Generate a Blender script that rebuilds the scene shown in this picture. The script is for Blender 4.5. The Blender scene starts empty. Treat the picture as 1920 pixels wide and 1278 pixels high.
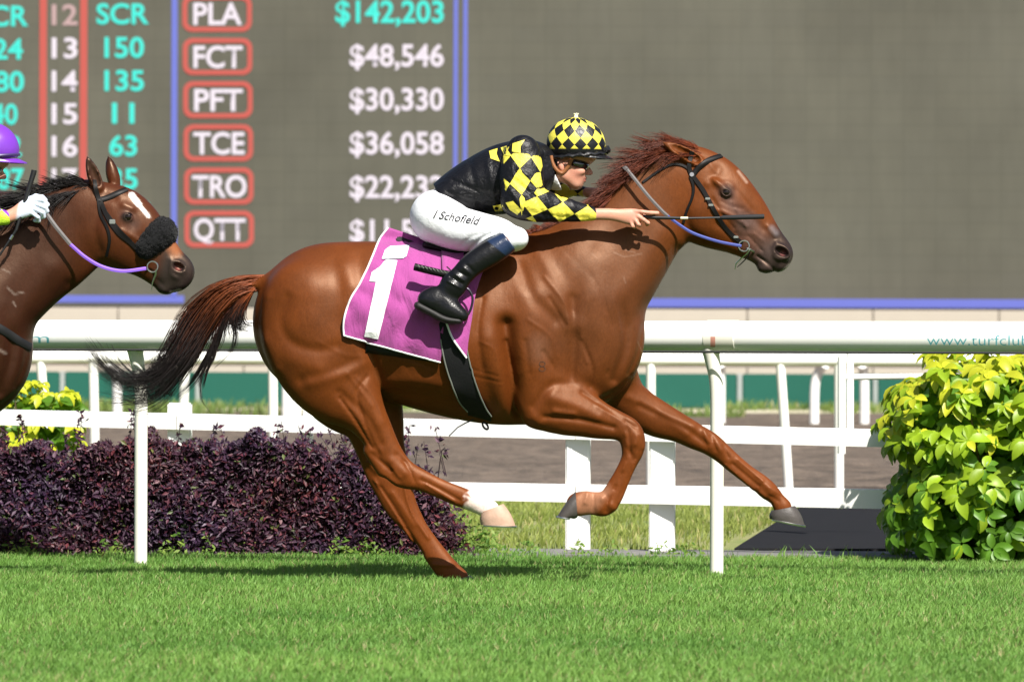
import bpy, bmesh, math, random
import numpy as np
from mathutils import Vector, Matrix
from mathutils.bvhtree import BVHTree
R = math.radians
random.seed(7); rng = np.random.default_rng(7)
SC = bpy.context.scene
COL = SC.collection

# ------------------------------------------------------------ camera, sky, sun, exposure
F_PX, CAM_Y, CAM_H, HOR, ROLL = 10500.0, -25.0, 1.0667, 650.0, 0.0033
cam_d = bpy.data.cameras.new('camera'); cam = bpy.data.objects.new('camera', cam_d); COL.objects.link(cam)
cam_d.sensor_width = 36.0; cam_d.lens = F_PX/1920*36
cam_d.clip_start = 0.5; cam_d.clip_end = 3000
cam_d.dof.use_dof = True; cam_d.dof.focus_distance = 24.85; cam_d.dof.aperture_fstop = 7.1
PITCH = (HOR-639.0)/F_PX
cam.matrix_world = Matrix.Translation((0, CAM_Y, CAM_H)) @ Matrix.Rotation(R(90)+PITCH, 4, 'X') @ Matrix.Rotation(ROLL, 4, 'Z')
SC.camera = cam

SUN_DIR = Vector((0.40, -0.82, 1.0)).normalized()      # towards the sun
sun_el = math.asin(SUN_DIR.z)
world = bpy.data.worlds.new('World'); SC.world = world; world.use_nodes = True
wn = world.node_tree.nodes; wl = world.node_tree.links
bg = wn.get('Background') or wn.new('ShaderNodeBackground')
out = wn.get('World Output') or wn.new('ShaderNodeOutputWorld')
wl.new(bg.outputs[0], out.inputs[0])
sky = wn.new('ShaderNodeTexSky'); sky.sky_type = 'NISHITA'; sky.sun_disc = False
sky.sun_elevation = sun_el; sky.sun_rotation = math.atan2(SUN_DIR.x, SUN_DIR.y)
sky.air_density = 1.0; sky.dust_density = 2.0; sky.ozone_density = 1.0
wl.new(sky.outputs[0], bg.inputs[0]); bg.inputs[1].default_value = 0.056
sd = bpy.data.lights.new('sun', 'SUN'); sd.energy = 5.0; sd.angle = R(0.6); sd.color = (1.0, 0.955, 0.88)
so = bpy.data.objects.new('sun', sd); COL.objects.link(so)
so.rotation_euler = (-SUN_DIR).to_track_quat('-Z', 'Y').to_euler()
SC.view_settings.view_transform = 'Standard'; SC.view_settings.look = 'None'
SC.view_settings.gamma = 1.0; SC.view_settings.exposure = 0.78
try: SC.view_settings.use_curve_mapping = False
except Exception: pass
SC.render.engine = 'CYCLES'
SC.cycles.use_denoising = True
try: SC.cycles.denoiser = 'OPENIMAGEDENOISE'
except Exception: pass
SC.cycles.max_bounces = 6; SC.cycles.diffuse_bounces = 3; SC.cycles.glossy_bounces = 3
SC.cycles.transmission_bounces = 4; SC.cycles.transparent_max_bounces = 6
SC.cycles.caustics_reflective = False; SC.cycles.caustics_refractive = False

# ------------------------------------------------------------ measuring: where a sight line of the photograph meets the plane y = Y
_cr, _sr = math.cos(ROLL), math.sin(ROLL)
def W(px, py, Y=0.0):
    cx, cy = px-960.0, py-639.0
    ux, uy = cx*_cr+cy*_sr, -cx*_sr+cy*_cr
    d = Y-CAM_Y
    return (ux/F_PX*d, Y, CAM_H+(HOR-639.0-uy)/F_PX*d)
def WV(px, py, Y=0.0): return Vector(W(px, py, Y))
def S(npx, Y=0.0): return npx/F_PX*(Y-CAM_Y)            # length of n photo pixels at that depth
def depth_of_ground(py): return F_PX*CAM_H/(py-HOR)+CAM_Y

# ------------------------------------------------------------ tagging
def tag(o, label=None, cat=None, group=None, kind=None):
    if label: o['label'] = label
    if cat: o['category'] = cat
    if group: o['group'] = group
    if kind: o['kind'] = kind
    return o
def thing(name, label, cat, loc=(0,0,0), group=None):
    o = bpy.data.objects.new(name, None); COL.objects.link(o); o.location = loc
    o.empty_display_size = 0.1
    bpy.context.view_layer.update()
    return tag(o, label, cat, group)
def link_mesh(name, me, parent=None, label=None, kind=None):
    o = bpy.data.objects.new(name, me); COL.objects.link(o)
    if parent is not None:
        o.parent = parent
        o.matrix_parent_inverse = Matrix.Translation(-Vector(parent_loc(parent)))
    if label: o['label'] = label
    if kind: o['kind'] = kind
    return o
def parent_loc(p):
    return Vector(p.location) if p.type == 'EMPTY' else Vector((0, 0, 0))
def copy_thing(root, loc, label=None, rz=None):
    c = root.copy(); COL.objects.link(c); c.location = loc
    if rz is not None: c.rotation_euler.z = rz
    if label: c['label'] = label
    for ch in root.children:
        k = ch.copy(); COL.objects.link(k); k.parent = c
        for g in ch.children:
            q = g.copy(); COL.objects.link(q); q.parent = k
    return c

# ------------------------------------------------------------ materials
def lin(c):
    return tuple(((v/255)/12.92 if v/255 <= .04045 else ((v/255+.055)/1.055)**2.4) for v in c)
class NT:
    def __init__(s, name):
        s.m = bpy.data.materials.new(name); s.m.use_nodes = True
        s.t = s.m.node_tree; s.b = s.t.nodes.get('Principled BSDF')
    def n(s, typ, **kw):
        x = s.t.nodes.new(typ)
        for k, v in kw.items(): setattr(x, k, v)
        return x
    def l(s, a, b): s.t.links.new(a, b)
    def math(s, op, a, b=None, clamp=False):
        x = s.n('ShaderNodeMath', operation=op); x.use_clamp = clamp
        for i, v in enumerate((a, b)):
            if v is None: continue
            if isinstance(v, (int, float)): x.inputs[i].default_value = v
            else: s.l(v, x.inputs[i])
        return x.outputs[0]
    def mix(s, fac, a, b, blend='MIX'):
        x = s.n('ShaderNodeMix', data_type='RGBA', blend_type=blend)
        for i, v in ((0, fac), (6, a), (7, b)):
            if isinstance(v, (int, float)): x.inputs[i].default_value = v
            elif isinstance(v, tuple): x.inputs[i].default_value = (*v[:3], 1)
            else: s.l(v, x.inputs[i])
        return x.outputs[2]
    def noise(s, scale, detail=3, rough=.5, coord='Object', stretch=None, dist=0.0):
        tc = s.n('ShaderNodeTexCoord'); src = tc.outputs[coord]
        if stretch:
            mp = s.n('ShaderNodeMapping'); mp.inputs['Scale'].default_value = stretch
            s.l(src, mp.inputs[0]); src = mp.outputs[0]
        x = s.n('ShaderNodeTexNoise'); x.inputs['Scale'].default_value = scale
        x.inputs['Detail'].default_value = detail; x.inputs['Roughness'].default_value = rough
        x.inputs['Distortion'].default_value = dist
        s.l(src, x.inputs['Vector']); return x.outputs[0]
    def ramp(s, fac, stops):
        x = s.n('ShaderNodeValToRGB'); e = x.color_ramp.elements
        while len(e) < len(stops): e.new(.5)
        for i, (p, c) in enumerate(stops):
            e[i].position = p; e[i].color = (*c[:3], 1)
        s.l(fac, x.inputs[0]); return x.outputs[0]
    def bump(s, h, strength=.3, dist=.01):
        x = s.n('ShaderNodeBump'); x.inputs['Strength'].default_value = strength
        x.inputs['Distance'].default_value = dist
        s.l(h, x.inputs['Height']); s.l(x.outputs[0], s.b.inputs['Normal'])
    def set(s, **kw):
        for k, v in kw.items():
            i = s.b.inputs[k.replace('_', ' ')]
            if hasattr(v, 'links') or hasattr(v, 'is_linked'): s.l(v, i)
            elif isinstance(v, tuple): i.default_value = (*v[:3], 1)
            else: i.default_value = v
        return s
def mat(name, col, rough=.6, spec=.5, metal=0.0, vary=.12, scale=8.0, bump=0.0, bscale=60.0, bdist=.004, coat=0.0, emit=None, estr=0.0, sheen=0.0):
    t = NT(name)
    if vary:
        f = t.noise(scale, 4, .6)
        c = t.mix(f, tuple(v*(1-vary) for v in col), tuple(min(1, v*(1+vary)) for v in col)); t.l(c, t.b.inputs['Base Color'])
    else: t.b.inputs['Base Color'].default_value = (*col, 1)
    t.set(Roughness=rough, Metallic=metal)
    t.b.inputs['Specular IOR Level'].default_value = spec
    if coat: t.b.inputs['Coat Weight'].default_value = coat; t.b.inputs['Coat Roughness'].default_value = .15
    if sheen: t.b.inputs['Sheen Weight'].default_value = sheen
    if bump: t.bump(t.noise(bscale, 4, .6), bump, bdist)
    if emit: t.b.inputs['Emission Color'].default_value = (*emit, 1); t.b.inputs['Emission Strength'].default_value = estr
    return t.m
def col_mat(name, rough=.5, spec=.5, bump=.2, bscale=120, bdist=.003, vary=.15, vscale=9, stretch=None, sheen=0, bscale2=None, bdist2=.004):
    """material whose base colour is the mesh's own colour attribute"""
    t = NT(name)
    a = t.n('ShaderNodeAttribute'); a.attribute_name = 'Col'
    f = t.noise(vscale, 4, .6)
    c = t.mix(t.math('MULTIPLY', f, 1.0), (1-vary,)*3, (1+vary,)*3)
    t.l(t.mix(1.0, a.outputs['Color'], c, 'MULTIPLY'), t.b.inputs['Base Color'])
    t.set(Roughness=rough); t.b.inputs['Specular IOR Level'].default_value = spec
    if sheen: t.b.inputs['Sheen Weight'].default_value = sheen; t.b.inputs['Sheen Roughness'].default_value = .4
    if bump:
        h = t.noise(bscale, 3, .6, stretch=stretch)
        if bscale2:
            h2 = t.noise(bscale2, 4, .55)
            h = t.math('ADD', t.math('MULTIPLY', h, bdist), t.math('MULTIPLY', h2, bdist2))
            t.bump(h, bump, 1.0)
        else: t.bump(h, bump, bdist)
    return t

# ------------------------------------------------------------ mesh building
class MB:
    def __init__(s): s.v = []; s.f = []; s.mi = []; s.cm = 0
    def add(s, vs, fs):
        k = len(s.v); s.v += [tuple(p) for p in vs]; s.f += [tuple(i+k for i in f) for f in fs]; s.mi += [s.cm]*len(fs)
    def box(s, c, size, rz=0.0, bev=0.0):
        x, y, z = (d/2 for d in size); b = min(bev, x*.9, y*.9, z*.9)
        M = Matrix.Rotation(rz, 3, 'Z'); c = Vector(c)
        if b <= 0:
            P = [(-x,-y,-z),(x,-y,-z),(x,y,-z),(-x,y,-z),(-x,-y,z),(x,-y,z),(x,y,z),(-x,y,z)]
            F = [(0,3,2,1),(4,5,6,7),(0,1,5,4),(1,2,6,5),(2,3,7,6),(3,0,4,7)]
            s.add([M@Vector(p)+c for p in P], F); return
        bm = bmesh.new(); bmesh.ops.create_cube(bm, size=1)
        for v in bm.verts: v.co = Vector((v.co.x*x*2, v.co.y*y*2, v.co.z*z*2))
        bmesh.ops.bevel(bm, geom=list(bm.edges), offset=b, segments=2, affect='EDGES')
        bm.verts.index_update()
        s.add([M@v.co+c for v in bm.verts], [tuple(v.index for v in f.verts) for f in bm.faces]); bm.free()
    def tube(s, pts, rad, n=10, caps=True, flat=1.0, up=None):
        pts = [Vector(p) for p in pts]; m = len(pts)
        if not hasattr(rad, '__len__'): rad = [rad]*m
        k = len(s.v); prev = None; vs = []
        for i, p in enumerate(pts):
            t = (pts[min(i+1, m-1)]-pts[max(i-1, 0)]).normalized()
            if prev is None:
                a = Vector(up) if up else (Vector((0,0,1)) if abs(t.z) < .9 else Vector((1,0,0)))
                u = (a-t*a.dot(t)).normalized()
            else: u = (prev-t*prev.dot(t)).normalized()
            prev = u; w = t.cross(u)
            for j in range(n):
                an = 2*math.pi*j/n
                vs.append(p+u*(rad[i]*math.cos(an)*flat)+w*(rad[i]*math.sin(an)))
        fs = []
        for i in range(m-1):
            for j in range(n):
                a = i*n+j; b = i*n+(j+1)%n; fs.append((a, b, b+n, a+n))
        if caps: fs.append(tuple(range(n-1, -1, -1))); fs.append(tuple((m-1)*n+j for j in range(n)))
        s.add(vs, fs)
    def build(s, name, mats, parent=None, label=None, kind=None, smooth=True, angle=40):
        me = bpy.data.meshes.new(name); me.from_pydata(s.v, [], s.f)
        for m in (mats if isinstance(mats, (list, tuple)) else [mats]): me.materials.append(m)
        me.polygons.foreach_set('material_index', s.mi)
        if smooth:
            me.polygons.foreach_set('use_smooth', [True]*len(me.polygons))
            try: me.set_sharp_from_angle(angle=R(angle))
            except Exception: pass
        me.update()
        return link_mesh(name, me, parent, label, kind)
def np_mesh(name, V, F, mats, parent=None, label=None, kind=None, col=None, smooth=True, attrs=None, matidx=None):
    """V (n,3) float, F (m,k) int -- all faces the same size"""
    me = bpy.data.meshes.new(name); V = np.asarray(V, np.float32); F = np.asarray(F, np.int32)
    me.vertices.add(len(V)); me.vertices.foreach_set('co', V.ravel())
    k = F.shape[1]; me.loops.add(F.size); me.polygons.add(len(F))
    me.loops.foreach_set('vertex_index', F.ravel())
    me.polygons.foreach_set('loop_start', np.arange(0, F.size, k, dtype=np.int32))
    for m in (mats if isinstance(mats, (list, tuple)) else [mats]): me.materials.append(m)
    if matidx is not None: me.polygons.foreach_set('material_index', np.asarray(matidx, np.int32))
    me.polygons.foreach_set('use_smooth', np.full(len(F), smooth))
    me.update(calc_edges=True)
    if col is not None:
        a = me.color_attributes.new('Col', 'FLOAT_COLOR', 'POINT')
        c = np.ones((len(V), 4), np.float32); c[:, :3] = col; a.data.foreach_set('color', c.ravel())
    for nm, arr in (attrs or {}).items():
        a = me.attributes.new(nm, 'FLOAT_VECTOR', 'POINT'); a.data.foreach_set('vector', np.asarray(arr, np.float32).ravel())
    return link_mesh(name, me, parent, label, kind)
def catmull(P, k=8):
    """P (n,d) -> dense curve through the points"""
    P = np.asarray(P, float); n = len(P)
    if n < 3: 
        t = np.linspace(0, 1, k+1)[:, None]; return P[0]*(1-t)+P[1]*t
    E = np.vstack([2*P[0]-P[1], P, 2*P[-1]-P[-2]]); out = []
    for i in range(n-1):
        a, b, c, d = E[i:i+4]
        for j in range(k):
            t = j/k
            out.append(.5*((2*b)+(c-a)*t+(2*a-5*b+4*c-d)*t*t+(3*b-3*c+d-a)*t**3))
    out.append(P[-1]); return np.array(out)

# ------------------------------------------------------------ smooth solids from blended sections (distance field -> surface net)
def smin(a, b, k):
    h = np.maximum(k-np.abs(a-b), 0)/k
    return np.minimum(a, b)-h*h*k*.25
def seg_map(X, Z, C, Rr):
    """2-D: for every cell nearest (normalised) point of the polyline C with radii Rr -> q=d/r, index position"""
    best = np.full(X.shape, 1e9, np.float32); pos = np.zeros(X.shape, np.float32)
    for i in range(len(C)-1):
        a, b = C[i], C[i+1]; ab = b-a; L = max((ab**2).sum(), 1e-12)
        t = np.clip(((X-a[0])*ab[0]+(Z-a[1])*ab[1])/L, 0, 1)
        dx = X-(a[0]+ab[0]*t); dz = Z-(a[1]+ab[1]*t)
        r = Rr[i]+(Rr[i+1]-Rr[i])*t
        q = np.sqrt(dx*dx+dz*dz)/r
        m = q < best; best = np.where(m, q, best); pos = np.where(m, i+t, pos)
    return best, pos
def blur2(A, r):
    for _ in range(2):
        for ax in (0, 1):
            P = np.pad(A, [(r+1, r) if i == ax else (0, 0) for i in (0, 1)], 'edge'); c = np.cumsum(P, ax, dtype=np.float64)
            n = A.shape[ax]; hi = np.take(c, np.arange(2*r+1, 2*r+1+n), ax); lo = np.take(c, np.arange(0, n), ax); A = ((hi-lo)/(2*r+1)).astype(np.float32)
    return A
class Field:
    def __init__(s, lo, hi, h):
        s.h = h; s.lo = np.array(lo, float)
        s.n = np.ceil((np.array(hi)-s.lo)/h).astype(int)+1
        s.F = np.full(s.n, .3, np.float32)
        s.x = (s.lo[0]+h*np.arange(s.n[0])).astype(np.float32)
        s.y = (s.lo[1]+h*np.arange(s.n[1])).astype(np.float32)
        s.z = (s.lo[2]+h*np.arange(s.n[2])).astype(np.float32)
    def rng(s, lo, hi):
        a = np.clip(np.floor((np.array(lo)-s.lo)/s.h).astype(int), 0, s.n)
        b = np.clip(np.ceil((np.array(hi)-s.lo)/s.h).astype(int)+1, 0, s.n)
        return tuple(slice(i, j) for i, j in zip(a, b))
    def comb(s, sl, f, k, sub):
        T = s.F[sl]
        s.F[sl] = -smin(-T, f, k) if sub else smin(T, f, k)
    def tube(s, st, k=.03, amp=None, sub=False, dense=6, grow=0.0, Yc=0.0):
        """st: list of (ax,ay,bx,by,yc,rv) photo points of both edges, lateral centre and lateral half width"""
        P = []
        for ax, ay, bx, by, yc, rv in st:
            a = W(ax, ay, Yc+yc); b = W(bx, by, Yc+yc)
            P.append(((a[0]+b[0])/2, (a[2]+b[2])/2, math.hypot(a[0]-b[0], a[2]-b[2])/2+grow, Yc+yc, rv+grow))
        s.tube_w(P, k, amp, sub, dense)
    def tube_w(s, P, k=.03, amp=None, sub=False, dense=6):
        """P: (x, z, r in plane, y centre, r lateral)"""
        D = catmull(P, dense) if len(P) > 1 else np.array([P[0], P[0]])
        D[:, 2] = np.maximum(D[:, 2], .002); D[:, 4] = np.maximum(D[:, 4], .002)
        m = k+.02+(.03 if amp is not None else 0); Rm = D[:, 2].max()
        lo = (D[:, 0].min()-Rm-m, (D[:, 3]-D[:, 4]).min()-m, D[:, 1].min()-Rm-m)
        hi = (D[:, 0].max()+Rm+m, (D[:, 3]+D[:, 4]).max()+m, D[:, 1].max()+Rm+m)
        sl = s.rng(lo, hi)
        X, Z = np.meshgrid(s.x[sl[0]], s.z[sl[2]], indexing='ij')
        if X.size == 0: return
        q, pos = seg_map(X, Z, D[:, :2], D[:, 2])
        sg = int(round(.22*D[:, 2].min()/s.h))
        if sg >= 1: q, pos = blur2(q, sg), blur2(pos, sg)
        ii = np.arange(len(D))
        ru = np.interp(pos, ii, D[:, 2]).astype(np.float32); yc = np.interp(pos, ii, D[:, 3]).astype(np.float32); rv = np.interp(pos, ii, D[:, 4]).astype(np.float32)
        v = (s.y[sl[1]][None, :, None]-yc[:, None, :])/rv[:, None, :]
        g = np.sqrt(q[:, None, :]**2+v*v)+1e-6
        k1 = np.sqrt((q/ru)[:, None, :]**2+(v/rv[:, None, :])**2)+1e-6
        f = g*(g-1)/k1
        if amp is not None:
            A = amp(X, Z)
            side = np.clip((yc[:, None, :]-s.y[sl[1]][None, :, None])/(.5*rv[:, None, :])*.7+.35, 0, 1) if amp.near else 1.0
            f = f-A[:, None, :]*side
        s.comb(sl, f.astype(np.float32), k, sub)
    def blob(s, c, r, k=.02, sub=False, rot=0.0):
        """ellipsoid at world point c with radii r, turned by rot in the x-z plane"""
        m = k+.02; R_ = max(r[0], r[2]); lo = (c[0]-R_-m, c[1]-r[1]-m, c[2]-R_-m); hi = (c[0]+R_+m, c[1]+r[1]+m, c[2]+R_+m)
        sl = s.rng(lo, hi)
        X = s.x[sl[0]][:, None, None]-c[0]; Y = s.y[sl[1]][None, :, None]-c[1]; Z = s.z[sl[2]][None, None, :]-c[2]
        if X.size == 0 or Y.size == 0 or Z.size == 0: return
        ca, sa = math.cos(rot), math.sin(rot); U = X*ca+Z*sa; V_ = -X*sa+Z*ca
        g = np.sqrt((U/r[0])**2+(Y/r[1])**2+(V_/r[2])**2)+1e-6
        k1 = np.sqrt((U/r[0]**2)**2+(Y/r[1]**2)**2+(V_/r[2]**2)**2)+1e-6
        s.comb(sl, (g*(g-1)/k1).astype(np.float32), k, sub)
    def bone(s, a, b, ra, rb, k=.01, sub=False, flat=None):
        """round cone between world points"""
        a = np.array(a, float); b = np.array(b, float); m = k+.02; rr = max(ra, rb)
        sl = s.rng(np.minimum(a, b)-rr-m, np.maximum(a, b)+rr+m)
        X = s.x[sl[0]][:, None, None]; Y = s.y[sl[1]][None, :, None]; Z = s.z[sl[2]][None, None, :]
        if X.size == 0 or Y.size == 0 or Z.size == 0: return
        ab = b-a; L = (ab**2).sum()+1e-12
        t = np.clip(((X-a[0])*ab[0]+(Y-a[1])*ab[1]+(Z-a[2])*ab[2])/L, 0, 1)
        d = np.sqrt((X-a[0]-ab[0]*t)**2+(Y-a[1]-ab[1]*t)**2+(Z-a[2]-ab[2]*t)**2)
        s.comb(sl, (d-(ra+(rb-ra)*t)).astype(np.float32), k, sub)
    def cut(s, p, n):
        """keep the side of the plane the normal n points away from"""
        n = np.array(n, float); n /= np.linalg.norm(n)
        f = (s.x[:, None, None]-p[0])*n[0]+(s.y[None, :, None]-p[1])*n[1]+(s.z[None, None, :]-p[2])*n[2]
        s.F = np.maximum(s.F, f.astype(np.float32))
    def net(s, relax=1):
        F = s.F; F[0] = F[-1] = .1; F[:, 0] = F[:, -1] = .1; F[:, :, 0] = F[:, :, -1] = .1
        I = F < 0; n = np.array(F.shape)
        c = np.zeros(n-1, np.uint8)
        for a in (0, 1):
            for b in (0, 1):
                for d in (0, 1): c += I[a:n[0]-1+a, b:n[1]-1+b, d:n[2]-1+d]
        act = (c > 0) & (c < 8); idx = np.full(n-1, -1, np.int32); cs = np.argwhere(act); idx[act] = np.arange(len(cs))
        P = np.zeros((len(cs), 3)); N = np.zeros(len(cs))
        cor = [np.array((a, b, d)) for a in (0, 1) for b in (0, 1) for d in (0, 1)]
        for i in range(8):
            for j in range(i+1, 8):
                if np.abs(cor[i]-cor[j]).sum() != 1: continue
                A = cs+cor[i]; B = cs+cor[j]
                va = F[A[:, 0], A[:, 1], A[:, 2]]; vb = F[B[:, 0], B[:, 1], B[:, 2]]
                m = (va < 0) != (vb < 0); t = np.where(m, va/np.where(m, va-vb, 1), 0)
                P += m[:, None]*(cor[i]+(cor[j]-cor[i])*t[:, None]); N += m
        V = s.lo+(cs+P/N[:, None])*s.h
        Q = []
        for ax in range(3):
            o1, o2 = [(1, 2), (2, 0), (0, 1)][ax]
            sh = [slice(0, n[q]) for q in range(3)]; sh2 = list(sh)
            sh[ax] = slice(0, n[ax]-1); sh2[ax] = slice(1, n[ax])
            A = I[tuple(sh)]; B = I[tuple(sh2)]; E = np.argwhere(A != B)
            ok = (E[:, o1] > 0) & (E[:, o2] > 0) & (E[:, o1] < n[o1]-1) & (E[:, o2] < n[o2]-1); E = E[ok]
            inside = I[E[:, 0], E[:, 1], E[:, 2]]
            def g(d1, d2):
                e = E.copy(); e[:, o1] -= d1; e[:, o2] -= d2; return idx[e[:, 0], e[:, 1], e[:, 2]]
            q = np.stack([g(1, 1), g(0, 1), g(0, 0), g(1, 0)], 1)
            q[~inside] = q[~inside][:, ::-1]
            Q.append(q)
        Q = np.vstack(Q); Q = Q[(Q >= 0).all(1)]
        for _ in range(relax):           # light smoothing
            S_ = np.zeros_like(V); K = np.zeros(len(V))
            for a, b in ((0, 1), (1, 2), (2, 3), (3, 0)):
                for u, w in ((a, b), (b, a)):
                    for d in range(3): S_[:, d] += np.bincount(Q[:, u], V[Q[:, w], d], len(V))
                    K += np.bincount(Q[:, u], minlength=len(V))
            V = V*.5+(S_/np.maximum(K, 1)[:, None])*.5
        return V, Q
AMP_GAIN = 1.0
class Amp:
    """relief strokes drawn in the side view: (points, width px, height m); positive stands out, negative is a groove"""
    def __init__(s, strokes, near=True, off=(0, 0), Y=0.0):
        s.near = near; s.st = []
        for pts, w, a in strokes:
            q = [W(x+off[0], y+off[1], Y) for x, y in pts]; C = np.array([(p[0], p[2]) for p in q])
            if len(C) > 2: C = catmull(C, 5)
            s.st.append((C, S(w, Y), a*AMP_GAIN))
    def __call__(s, X, Z):
        A = np.zeros(X.shape, np.float32)
        for C, w, a in s.st:
            lo = C.min(0)-2.5*w; hi = C.max(0)+2.5*w
            m = (X > lo[0]) & (X < hi[0]) & (Z > lo[1]) & (Z < hi[1])
            if not m.any(): continue
            if len(C) == 1: d = np.hypot(X[m]-C[0, 0], Z[m]-C[0, 1])
            else: d = seg_map(X[m], Z[m], C, np.ones(len(C)))[0]
            A[m] += a*np.exp(-(d/w)**2)
        return A
def seg_dist_px(V, pts, Y=0.0, off=(0, 0)):
    C = np.array([(lambda p: (p[0], p[2]))(W(x+off[0], y+off[1], Y)) for x, y in pts])
    if len(C) == 1: return np.hypot(V[:, 0]-C[0, 0], V[:, 2]-C[0, 1]), np.zeros(len(V))
    return seg_map(V[:, 0], V[:, 2], C, np.ones(len(C)))
def bvh_of(*meshes):
    vs, fs = [], []
    for V, Q in meshes:
        k = len(vs); vs += [tuple(p) for p in V]; fs += [tuple(int(i)+k for i in q) for q in Q]
    return BVHTree.FromPolygons(vs, fs)
CAMP = Vector((0, CAM_Y, CAM_H))
def hit(bvh, px, py, far=False):
    """the surface point seen along the sight line of photo pixel (px,py)"""
    d = (WV(px, py, 0)-CAMP).normalized()
    r = bvh.ray_cast(CAMP, d)
    return (None, None) if r[0] is None else (r[0], r[1])
def resample(pts, step):
    D = catmull(pts, 10) if len(pts) > 2 else np.array(pts, float)
    L = np.r_[0, np.cumsum(np.hypot(*np.diff(D[:, :2], axis=0).T))]
    m = max(2, int(L[-1]/step)+1); t = np.linspace(0, L[-1], m)
    return np.stack([np.interp(t, L, D[:, i]) for i in range(D.shape[1])], 1)
def strap(mb, bvh, pts, w, th=.004, off=.003, step=6, fallY=None):
    """leather strap lying on a body: follows the surface seen under the given photo points"""
    P = resample(pts, step); H = []
    for x, y in P:
        p, n = hit(bvh, x, y)
        if p is None:
            if fallY is None: continue
            p, n = WV(x, y, fallY), Vector((0, -1, 0))
        elif n.y > 0: n = -n
        H.append((p, n))
    if len(H) < 2: return
    ps = [h[0] for h in H]; ns = [h[1] for h in H]
    for _ in range(2):
        ps = [ps[0]]+[(ps[i-1]+ps[i]*2+ps[i+1])/4 for i in range(1, len(ps)-1)]+[ps[-1]]
        ns = [ns[0]]+[(ns[i-1]+ns[i]*2+ns[i+1]).normalized() for i in range(1, len(ns)-1)]+[ns[-1]]
    vs, fs = [], []
    for i, p in enumerate(ps):
        t = (ps[min(i+1, len(ps)-1)]-ps[max(i-1, 0)]).normalized(); n = (ns[i]-t*ns[i].dot(t)).normalized(); b = t.cross(n)
        q = p+n*off
        vs += [q-b*w/2, q-b*w*.4+n*th, q+b*w*.4+n*th, q+b*w/2, q-n*off*2+b*w*.4, q-n*off*2-b*w*.4]
    for i in range(len(ps)-1):
        for j in range(6):
            a = i*6+j; b_ = i*6+(j+1) % 6; fs.append((a, a+6, b_+6, b_))
    fs.append(tuple(range(6))); fs.append(tuple((len(ps)-1)*6+j for j in range(5, -1, -1)))
    mb.add(vs, fs)
def decal(name, bm, bvh, m, parent, off=.002, cell=8, thick=0.0, label=None):
    """flat shapes given in photo pixels (x, y as x and -y) laid on to a surface"""
    xs = [v.co.x for v in bm.verts]; ys = [v.co.y for v in bm.verts]
    for ax, (a, b) in enumerate(((min(xs), max(xs)), (min(ys), max(ys)))):
        t = a+cell*.5
        while t < b:
            co = Vector((t, 0, 0)) if ax == 0 else Vector((0, t, 0)); no = Vector((1, 0, 0)) if ax == 0 else Vector((0, 1, 0))
            bmesh.ops.bisect_plane(bm, geom=bm.verts[:]+bm.edges[:]+bm.faces[:], dist=1e-5, plane_co=co, plane_no=no); t += cell
    bmesh.ops.triangulate(bm, faces=bm.faces[:])
    last = None; dead = []
    for v in bm.verts:
        p, n = hit(bvh, v.co.x, -v.co.y)
        if p is None: dead.append(v); continue
        d = (CAMP-p).normalized(); v.co = p+d*off
    bmesh.ops.delete(bm, geom=dead, context='VERTS')
    me = bpy.data.meshes.new(name); bm.to_mesh(me); bm.free(); me.materials.append(m)
    return link_mesh(name, me, parent, label)
def poly_bm(polys):
    bm = bmesh.new()
    for P in polys:
        vs = [bm.verts.new((x, -y, 0)) for x, y in P]; bm.faces.new(vs)
    return bm
def text_mesh(s, bold=0.0):
    c = bpy.data.curves.new('lettering', 'FONT'); c.body = s; c.size = 1.0; c.offset = bold; c.resolution_u = 4
    c.align_x = 'LEFT'
    o = bpy.data.objects.new('lettering', c); COL.objects.link(o)
    bpy.context.view_layer.update()
    dg = bpy.context.evaluated_depsgraph_get(); me = bpy.data.meshes.new_from_object(o.evaluated_get(dg))
    bpy.data.objects.remove(o); bpy.data.curves.remove(c)
    V = np.array([v.co[:] for v in me.vertices]).reshape(-1, 3)
    return me, V
def box_px(a, b, depth_m):   # helper: size between two pixels
    return abs(b-a)/F_PX*depth_m
def hair(name, P, r0, r1, m, parent, col=None, label=None):
    """P (N,K,3) strand centre lines -> thin three-sided tapering tubes in one mesh"""
    P = np.asarray(P, np.float32); N, K, _ = P.shape
    T = np.gradient(P, axis=1); T /= np.linalg.norm(T, axis=2, keepdims=True)+1e-9
    a = np.tile(np.array([0, 1, .13], np.float32), (N, K, 1)); U = np.cross(T, a); U /= np.linalg.norm(U, axis=2, keepdims=True)+1e-9
    Wd = np.cross(T, U); rr = np.interp(np.linspace(0, 1, K), [0, .5, 1], [r0, r0*.9, r1])[None, :, None]
    V = np.stack([P+rr*(U*math.cos(t)+Wd*math.sin(t)) for t in (0, 2.094, 4.189)], 2)   # N,K,3,3
    V = V.reshape(-1, 3)
    base = (np.arange(N)*K*3)[:, None, None]; k = (np.arange(K-1)*3)[None, :, None]; j = np.arange(3)[None, None, :]; j2 = (j+1) % 3
    F = np.stack([base+k+j, base+k+j2, base+k+3+j2, base+k+3+j], -1).reshape(-1, 4)
    c = None
    if col is not None: c = np.repeat(np.asarray(col, np.float32).reshape(N, -1, 3), 1, 0); c = (np.repeat(c, K*3, 1) if c.shape[1] == 1 else np.repeat(c, 3, 1)).reshape(-1, 3)
    return np_mesh(name, V, F, m, parent, label, col=c)
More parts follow.
